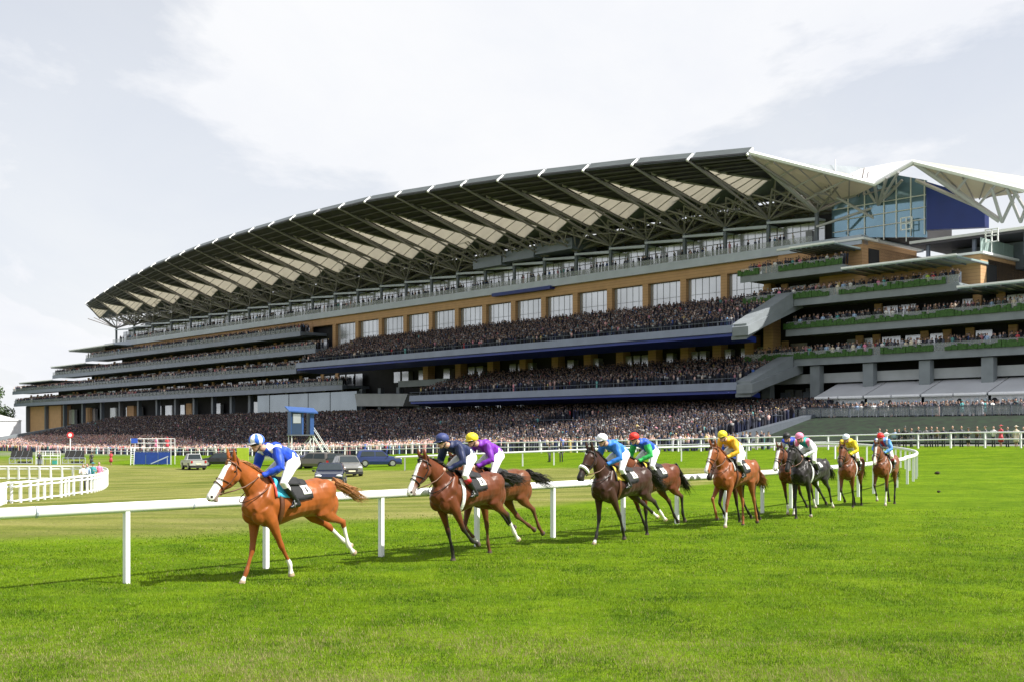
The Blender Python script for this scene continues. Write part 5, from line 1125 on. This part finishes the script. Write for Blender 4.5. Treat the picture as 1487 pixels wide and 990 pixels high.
# ---------------------------------------------------------------- cars
def car(px, py, yaw, label, kind, col, name='parked_car', cat='car', rear=False, metal=.3):
    p = gp(px, py); root = empty(name, p, R(yaw)); tag(root, label, cat, 'cars parked on the infield')
    paint = pmat('car_paint', col, .28, metal, var=.05, coat=.6)
    D = dict(suv=(4.7, 1.86, [(-2.3, .45), (-2.33, .95), (-2.2, 1.12), (-1.95, 1.62), (-1.5, 1.70), (.35, 1.68), (1.05, 1.10), (2.05, .98), (2.3, .80), (2.32, .42)], 1.04, .37, 1.38),
             hatch=(4.3, 1.76, [(-2.1, .40), (-2.13, .85), (-2.05, 1.02), (-1.55, 1.38), (-1.0, 1.43), (.15, 1.41), (.95, .98), (1.9, .84), (2.1, .66), (2.12, .36)], .93, .32, 1.28),
             mpv=(4.4, 1.80, [(-2.15, .42), (-2.18, .95), (-2.05, 1.10), (-1.75, 1.58), (-1.2, 1.64), (.3, 1.60), (1.15, 1.05), (1.95, .90), (2.15, .70), (2.17, .38)], 1.00, .33, 1.30))
    def top_at(pr, x):
        return float(np.interp(x, [q[0] for q in pr], [q[1] for q in pr]))
    if kind == 'pickup':
        Lh, Wd = 2.5, 1.78; m = MB()
        pr = [(-2.5, .5), (-2.52, 1.05), (-.45, 1.08), (-.40, 1.1), (.9, 1.08), (1.0, 1.06), (2.2, .98), (2.45, .8), (2.46, .45)]; wh, wr, wx = 1.08, .38, 1.5
        m.prism(pr, lambda q, t_: Vector((q[0], t_, q[1])), -Wd / 2, Wd / 2); body = m.build('body', paint, root)
        m = MB(); m.hexa([(-.45, -.82, 1.08), (1.0, -.82, 1.08), (1.0, .82, 1.08), (-.45, .82, 1.08), (-.35, -.66, 1.72), (.35, -.66, 1.72), (.35, .66, 1.72), (-.35, .66, 1.72)]); cab = m.build('cab', paint, root)
        m = MB(); m.box(-2.45, -.5, -.78, .78, 1.03, 1.082); m.build('load_bed', 'rubber', root)
        for s in (-1, 1):
            m = MB(); m.hexa([(-.36, s * .80, 1.13), (.85, s * .80, 1.13), (.85, s * .825, 1.13), (-.36, s * .825, 1.13), (-.28, s * .67, 1.66), (.33, s * .67, 1.66), (.33, s * .70, 1.66), (-.28, s * .70, 1.66)]); m.build('window', 'car_glass', cab)
        m = MB(); m.hexa([(-.47, -.7, 1.15), (-.45, -.7, 1.15), (-.45, .7, 1.15), (-.47, .7, 1.15), (-.375, -.6, 1.65), (-.36, -.6, 1.65), (-.36, .6, 1.65), (-.375, .6, 1.65)]); m.build('rear_window', 'car_glass', cab)
    else:
        Ln, Wd, pr, wh, wr, wx = D[kind]
        # body: cross-sections along x, narrower cabin
        m = MB(); xs_ = [pr[0][0], pr[1][0] + .05] + [q[0] for q in pr[2:-2]] + [pr[-2][0]]; xs_ = sorted(set([round(x, 3) for x in xs_ + [-1.2, -.5, .7, 1.5, 2.0]])); sec = []
        for x in xs_:
            zt = top_at(sorted(pr), x); zb = .30; hw = Wd / 2 * (1 - .10 * (abs(x) / 2.3) ** 4); belt = min(wh, zt)
            tw = hw - .05 - max(0, zt - wh) * .30
            sec.append([(x, -hw * .94, zb), (x, -hw, .55), (x, -hw * .985, belt - .06), (x, -tw, zt - .03 if zt > wh else belt - .01), (x, -tw * .8, zt), (x, tw * .8, zt), (x, tw, zt - .03 if zt > wh else belt - .01), (x, hw * .985, belt - .06), (x, hw, .55), (x, hw * .94, zb)])
        for s_ in sec: m.v += s_
        k = 10
        for i in range(len(sec) - 1):
            for j in range(k): a = i * k + j; b = i * k + (j + 1) % k; m.f.append((a, b, b + k, a + k))
        m.f.append(tuple(range(k))[::-1]); m.f.append(tuple((len(sec) - 1) * k + j for j in range(k))); body = m.build('body', paint, root, False)
        x0, x1 = pr[3][0], pr[5][0]; zt = pr[4][1]; f0, f1 = pr[5], pr[6]; r0, r1 = pr[3], pr[2]
        for s in (-1, 1):
            yb, yt = s * (Wd / 2 - .03), s * (Wd / 2 - .05 - (zt - wh) * .30 + .02)
            for (a, b, at_, bt) in ((x0 + .12, -.42, x0 + .28, -.42), (-.34, x1 + .52, -.34, x1 + .06)):
                m = MB(); m.hexa([(a, yb - s * .02, wh + .03), (b, yb - s * .02, wh + .03), (b, yb + s * .01, wh + .03), (a, yb + s * .01, wh + .03), (at_, yt - s * .02, zt - .13), (bt, yt - s * .02, zt - .13), (bt, yt + s * .012, zt - .13), (at_, yt + s * .012, zt - .13)]); m.build('window', 'car_glass', root)
            m = MB(); m.ball((f1[0] - .15, s * (Wd / 2 + .08), wh + .06), (.06, .11, .07), 8, 5); m.build('wing_mirror', 'rubber', root, True)
        for nm, A_, B_ in (('windscreen', f0, f1), ('rear_window', r0, r1)):
            a, b = Vector((A_[0], 0, A_[1])), Vector((B_[0], 0, B_[1])); d = (b - a); n_ = Vector((-d.z, 0, d.x)).normalized(); n_ = n_ if n_.z > 0 else -n_; a1, b1 = a + d * .10 + n_ * .012, a + d * .90 + n_ * .012
            wt, wb = Wd / 2 - .05 - (A_[1] - wh) * .3 - .08, Wd / 2 - .14; n_ *= .014
            m = MB(); m.hexa([b1 + Vector((0, -wb, 0)), b1 + Vector((0, wb, 0)), b1 + Vector((0, wb, 0)) + n_, b1 + Vector((0, -wb, 0)) + n_, a1 + Vector((0, -wt, 0)), a1 + Vector((0, wt, 0)), a1 + Vector((0, wt, 0)) + n_, a1 + Vector((0, -wt, 0)) + n_]); m.build(nm, 'car_glass', root)
    fx = pr[-1][0]; rx = pr[0][0]
    for s in (-1, 1):
        m = MB(); m.ball((fx - .08, s * (Wd / 2 - .28), .72 if kind != 'suv' else .82), (.10, .20, .09), 8, 6); m.build('headlight', 'lamp_clear', root, True)
        m = MB(); m.box(rx - .05, rx + .06, s * (Wd / 2 - .16) - .1, s * (Wd / 2 - .16) + .1, .75, 1.0); m.build('tail_light', 'tail_red', root)
        for x in (-1, 1):
            c = (x * wx, s * (Wd / 2 - .10), wr); m = MB(); m.prism([(c[0] + wr * math.cos(q * math.pi / 10), wr + wr * math.sin(q * math.pi / 10)) for q in range(20)], lambda q, t_: Vector((q[0], t_, q[1])), c[1] - .11, c[1] + .125)
            w = m.build('wheel', 'rubber', root); m = MB(); m.prism([(c[0] + wr * .62 * math.cos(q * math.pi / 10), wr + wr * .62 * math.sin(q * math.pi / 10)) for q in range(20)], lambda q, t_: Vector((q[0], t_, q[1])), c[1] + s * .126, c[1] + s * .145); m.build('rim', 'rim', w)
    m = MB(); m.box(fx, fx + .05, -.45, .45, .50, .66); m.build('grille', 'rubber', root)
    m = MB(); m.box(fx + .051, fx + .06, -.26, .26, .42, .53); m.build('number_plate', 'plate', root)
    m = MB(); m.box(rx - .045, rx - .03, -.26, .26, .60, .71); m.build('number_plate', 'plate', root)
    m = MB(); m.box(rx - .04, fx + .04, -Wd / 2 + .06, Wd / 2 - .06, .24, .42); m.build('bumper', 'rubber', root)
    return root
car(549, 677, 12, 'dark blue estate car seen side on at the right end of the parked cars', 'suv', (.025, .045, .17))
car(504, 691, -72, 'grey family car parked nose out behind the navy hatchback', 'mpv', (.20, .20, .19))
car(480, 706, -84, 'dark navy hatchback parked nose towards the track', 'hatch', (.012, .018, .045))
car(458, 680, 152, 'grey brown off-road car parked behind the navy hatchback', 'suv', (.17, .15, .14))
car(489, 683, 96, 'dark green estate car between the grey cars', 'mpv', (.03, .04, .04))
car(430, 680, 205, 'dark blue hatchback at the left end of the parked cars', 'hatch', (.02, .03, .08))
car(281, 681, 118, 'silver and white pick-up truck seen from behind', 'pickup', (.52, .53, .54), name='pickup_truck', cat='pickup')
car(318, 676, 190, 'black car parked beside the pick-up truck', 'mpv', (.02, .02, .022))
# ---------------------------------------------------------------- other furniture on the infield
def P_(root, mb, name, mat, par=None, sm=False): return mb.build(name, mat, par or root, sm)
def sited(name, px, py, yaw, label, cat, group=None): r = empty(name, gp(px, py), R(yaw)); return tag(r, label, cat, group)
# judges' tower
t_ = sited('viewing_tower', 437, 674, 20, 'blue timing cabin with a sloping roof raised on a steel scaffold', 'tower')
m = MB()
for x in (-1.3, 1.3):
    for y in (-1.2, 1.2): m.tube([(x, y, 0), (x, y, 3.55)], .06, 6)
for x in (-1.3, 1.3): m.tube([(x, -1.2, .1), (x, 1.2, 3.4)], .04, 4); m.tube([(x, -1.2, 1.7), (x, 1.2, 1.7)], .04, 4)
for y in (-1.2, 1.2): m.tube([(-1.3, y, .1), (1.3, y, 3.4)], .04, 4); m.tube([(-1.3, y, 1.7), (1.3, y, 1.7)], .04, 4)
P_(t_, m, 'scaffold', 'post_white'); P_(t_, MB().box(-1.5, 1.5, -1.4, 1.4, 3.5, 3.65), 'platform', 'steel_grey')
cbm = pmat('cabin_blue', (.028, .085, .27), .5, var=.08); dkb = pmat('cabin_dark', (.02, .045, .10), .5, var=.08)
cb = P_(t_, MB().box(-1.4, .1, -1.3, 1.3, 3.66, 6.4), 'cabin', cbm); P_(t_, MB().box(-1.3, -.1, -1.33, -1.301, 3.7, 6.3), 'front_panel', dkb, cb)
P_(t_, MB().box(-1.15, -.25, -1.36, -1.331, 5.0, 6.1), 'window', 'window_pale', cb); P_(t_, MB().box(.9, 1.35, -1.3, 1.3, 3.66, 6.4), 'side_panel', cbm)
m = MB(); m.hexa([(-1.7, -1.6, 6.35), (1.8, -1.6, 6.15), (1.8, 1.6, 6.75), (-1.7, 1.6, 6.95), (-1.7, -1.6, 6.5), (1.8, -1.6, 6.3), (1.8, 1.6, 6.9), (-1.7, 1.6, 7.1)]); P_(t_, m, 'roof', cbm)
m = MB()
for y in (-.5, .5): m.tube([(1.4, y, 3.6), (3.6, y, 0)], .05, 4); m.tube([(1.4, y, 4.6), (3.8, y, .9)], .04, 4)
for k in range(12): q = (k + .5) / 12; m.tube([(1.4 + 2.2 * q, -.5, 3.6 - 3.6 * q), (1.4 + 2.2 * q, .5, 3.6 - 3.6 * q)], .035, 4)
P_(t_, m, 'staircase', 'post_white')
# blue camera platform
t_ = sited('camera_platform', 222, 674, 4, 'blue clad scaffold platform with people filming on top', 'platform')
blu = pmat('platform_blue', (.012, .05, .27), .5, var=.12)
P_(t_, MB().box(-2.5, 2.5, -1.1, 1.1, 1.62, 1.75), 'deck', 'steel_grey')
for k in range(3): P_(t_, MB().box(-2.1 + k * 1.52, -.62 + k * 1.52, -1.2, -1.15, .1, 1.6), 'panel', blu)
m = MB()
for x in (-2.5, -.85, .85, 2.5):
    for y in (-1.1, 1.1): m.tube([(x, y, 0), (x, y, 3.3)], .045, 5)
for z in (2.2, 2.75, 3.3):
    for y in (-1.1, 1.1): m.tube([(-2.5, y, z), (2.5, y, z)], .035, 4)
P_(t_, m, 'guard_rail', 'post_white')
m = MB()
for x in (-2.35, -1.95): m.tube([(x, -1.7, 0), (x, -1.25, 2.3)], .035, 4)
for k in range(8): m.tube([(-2.35, -1.65 + k * .055, .25 + k * .27), (-1.95, -1.65 + k * .055, .25 + k * .27)], .025, 4)
P_(t_, m, 'ladder', 'post_white'); P_(t_, MB().box(-2.4, -1.6, -1.24, -1.2, 2.75, 3.35), 'blue_board', pmat('board_blue', (.03, .10, .55), .5))
m = MB(); m.hexa([(.2, -1.9, .1), (2.3, -1.9, 1.0), (2.3, -1.75, 1.0), (.2, -1.75, .1), (.2, -1.9, .22), (2.3, -1.9, 1.15), (2.3, -1.75, 1.15), (.2, -1.75, .22)]); m.tube([(2.2, -1.8, 0), (2.2, -1.8, 1.0)], .04, 4); P_(t_, m, 'ramp', 'fascia_pale')
bp_ = gp(222, 674)
for k, (dx, i, lb) in enumerate(((-1.6, 0, 'in dark suit standing at the left of the blue platform'), (-.7, 9, 'in black dress on the blue platform'), (-.1, 2, 'in grey suit in the middle of the blue platform'), (.45, 7, 'in pink dress on the blue platform'), (1.1, 1, 'in black suit and top hat on the blue platform'), (1.8, 6, 'in red dress at the right of the blue platform'))):
    person(i, bp_ + Vector((dx, .1 * (k % 3) - .1, 1.75)), -1.57 + .4 * (k % 3 - 1), PM[i][0] + ' ' + lb)
# dark slatted panels in frames
for k, (px, lb) in enumerate(((31, 'black slatted panel stand at far left of the infield'), (108, 'black slatted panel stand beside the red and white disc'))):
    t_ = sited('starting_screen', px, 673, 3, lb, 'panel stand', 'black panel stands'); w_ = 1.45 if k == 0 else 1.3
    m = MB(); m.hexa([(-w_, -.1, .62), (w_, -.1, .62), (w_, 0, .62), (-w_, 0, .62), (-w_ + .1, .25, 1.78), (w_ - .1, .25, 1.78), (w_ - .1, .35, 1.78), (-w_ + .1, .35, 1.78)]); P_(t_, m, 'black_panel', 'rubber')
    P_(t_, MB().box(-w_ * .3, w_ * .9, -.15, -.05, .12, .36), 'skirt', 'rubber')
    m = MB()
    for x in (-1.5, -.75, 0, .75, 1.5): m.tube([(x, -.2, 0), (x, -.2, .8)], .03, 4)
    for x in (-1.5, -.75, .75): m.tube([(x, -.2, .1), (x + .75, -.2, .75)], .025, 4)
    m.tube([(-1.5, -.2, .8), (1.5, -.2, .8)], .03, 4); m.tube([(-1.5, -.2, .08), (1.5, -.2, .08)], .03, 4)
    for x in (-.8, 0, .8): m.tube([(x - .25, -.12, .64), (x + .05, .05, 1.2), (x + .15, .24, 1.76)], .010, 4)
    P_(t_, m, 'frame', 'fascia_pale')
t_ = sited('camera_scaffold', 71, 674, 0, 'pale scaffold frame with a teal crate between the two black panel stands', 'scaffold')
m = MB()
for x in (-1.5, -.6, .35, 1.3):
    for y in (-.4, .4): m.tube([(x, y, 0), (x, y, 1.75)], .035, 4)
for z in (.75, 1.15, 1.75): m.tube([(-1.5, -.4, z), (1.3, -.4, z)], .03, 4); m.tube([(-1.5, .4, z), (1.3, .4, z)], .03, 4)
P_(t_, m, 'frame', 'marquee_wall'); P_(t_, MB().box(-1.5, 1.3, -.4, .4, 1.10, 1.14), 'deck', 'fascia_pale'); P_(t_, MB().box(.6, 1.1, -.5, -.1, .05, .55), 'crate', pmat('teal', (.05, .35, .30), .6)); P_(t_, MB().box(-1.45, -.7, -.38, -.3, .1, .7), 'panel', 'fascia_pale')
# winning post
t_ = sited('marker_disc', 102, 666, 10, 'red ringed white disc on a tall white pole', 'sign'); y_ = t_.location.y; zt = at(102, 631, y_).z - t_.location.z; r_ = 4.6 * y_ / F
P_(t_, MB().tube([(0, 0, 0), (0, 0, zt - r_ * .8)], .09, 8), 'pole', 'white_paint')
def disc(r, y0, y1): m = MB(); m.prism([(r * math.cos(q * math.pi / 14), zt + r * math.sin(q * math.pi / 14)) for q in range(28)], lambda q, w: Vector((q[0], w, q[1])), y0, y1); return m
P_(t_, disc(r_, -.08, .08), 'ring', pmat('disc_red', (.62, .03, .04), .5)); P_(t_, disc(r_ * .55, -.10, .10), 'centre', 'white_paint')
t_ = sited('lime_screen', 352, 678, 0, 'tall lime green board on legs behind the leading jockey', 'board'); lm = pmat('lime', (.38, .50, .03), .6, var=.1)
P_(t_, MB().box(-.62, .72, -.08, .08, .75, 2.25), 'board', lm)
for x in (-.6, -.05, .5): P_(t_, MB().box(x, x + .18, -.06, .06, 0, .76), 'leg', lm)
# people on the infield
def at_person(i, px, py, rz, label, sc=1.0): return person(i, gp(px, py), rz, label, None, sc)
at_person(0, 57, 676, -1, 'man in dark suit walking before the scaffold frame'); at_person(9, 133, 677, -1.2, 'person in black standing right of the black panel stand')
at_person(6, 161, 675, -1.6, 'woman in red top standing alone left of the blue platform')
at_person(0, 798, 670, 2.6, 'man in dark suit stooping by the far running rail', .92); at_person(1, 815, 670, -1.4, 'man in black suit and top hat upright by the far running rail')
at_person(3, 121, 711, -1.2, 'man in white shirt leaning on the curved white fence'); at_person(4, 127, 709, -1.9, 'man in pale blue shirt beside the white shirted man on the fence')
at_person(8, 135, 707, -1.5, 'woman in teal dress between the men on the curved fence'); at_person(7, 144, 705, -1.3, 'woman in pink dress leaning on the curved fence end')
# small marquee and trees at the far left
t_ = sited('white_tent', 8, 668, 40, 'long white tent roof at the far left beyond the stand', 'tent'); sc_ = t_.location.y / F
t_.location = at(-42, 640, 330); 
m = MB(); m.prism([(-10, 6.0), (0, 8.6), (10, 6.0), (10, 5.8), (-10, 5.8)], lambda q, w: Vector((q[0], w, q[1])), -14, 14); P_(t_, m, 'roof', 'white_paint'); P_(t_, MB().box(-9.8, 9.8, -13.8, 13.8, 0, 5.79), 'wall', 'marquee_wall')
def tree(loc, h, w, label, seed, col=(.055, .10, .022)):
    r = np.random.default_rng(seed); root = empty('tree', loc); tag(root, label, 'tree', 'broadleaf trees beyond the stand')
    m = MB(); m.tube([(0, 0, 0), (.1, 0, h * .3), (0, .1, h * .7)], [w * .06, w * .045, w * .02], 8)
    for k in range(7): a = k * .9; m.tube([(0, 0, h * (.25 + .05 * k)), (math.cos(a) * w * .3, math.sin(a) * w * .3, h * (.45 + .06 * k))], [w * .02, w * .008], 5)
    m.build('trunk', 'leather_brown', root)
    cl = [(r.normal(0, w * .22), r.normal(0, w * .22), h * r.uniform(.35, .92), r.uniform(.10, .2) * w) for _ in range(34)]
    n = 9000; vs_ = []
    for k in range(n):
        c = cl[r.integers(0, len(cl))]; d = r.normal(0, 1, 3); d = d / np.linalg.norm(d) * c[3] * r.uniform(.6, 1.1); p = np.array(c[:3]) + d; a = r.normal(0, 1, 3); a /= np.linalg.norm(a); b = np.cross(a, r.normal(0, 1, 3)); b /= np.linalg.norm(b); s = w * .016
        vs_ += [p - a * s, p + b * s, p + a * s, p - b * s]
    me = bpy.data.meshes.new('crown'); me.from_pydata([tuple(v) for v in vs_], [], [(i, i + 1, i + 2, i + 3) for i in range(0, 4 * n, 4)]); me.materials.append(pmat('leaf', col, .6, var=.5, vscale=.5)); o = bpy.data.objects.new('crown', me); C.objects.link(o); o.parent = root
tree(Vector((-184, 395, -1)), 22, 19, 'rounded green tree at the far left of the grandstand', 1); tree(Vector((-205, 400, -1)), 20, 20, 'second green tree beyond the far left tree', 2)
tree(Vector((-235, 410, -1)), 24, 22, 'tall green tree furthest left beyond the tents', 3)
# turf clods kicked up
for px, py, s, lb in ((1361, 686, .07, 'dark turf clod flying through the air right of the field'), (1363, 713, .05, 'small turf clod low above the grass at right')):
    m = MB(); m.ball((0, 0, 0), (s, s * .8, s * .6), 10, 7); rr = random.Random(px)
    m.v = [tuple(c * (1 + rr.uniform(-.25, .3)) for c in v) for v in m.v]
    for k in range(10): a = rr.uniform(0, 6.28); m.tube([(math.cos(a) * s * .5, 0, math.sin(a) * s * .4), (math.cos(a) * s * 1.5, rr.uniform(-.03, .03), math.sin(a) * s * 1.1)], [.004, .001], 3)
    o = m.build('turf_clod', 'soil', None, True, label=lb, cat='clod'); o.location = at(px, py, 33)
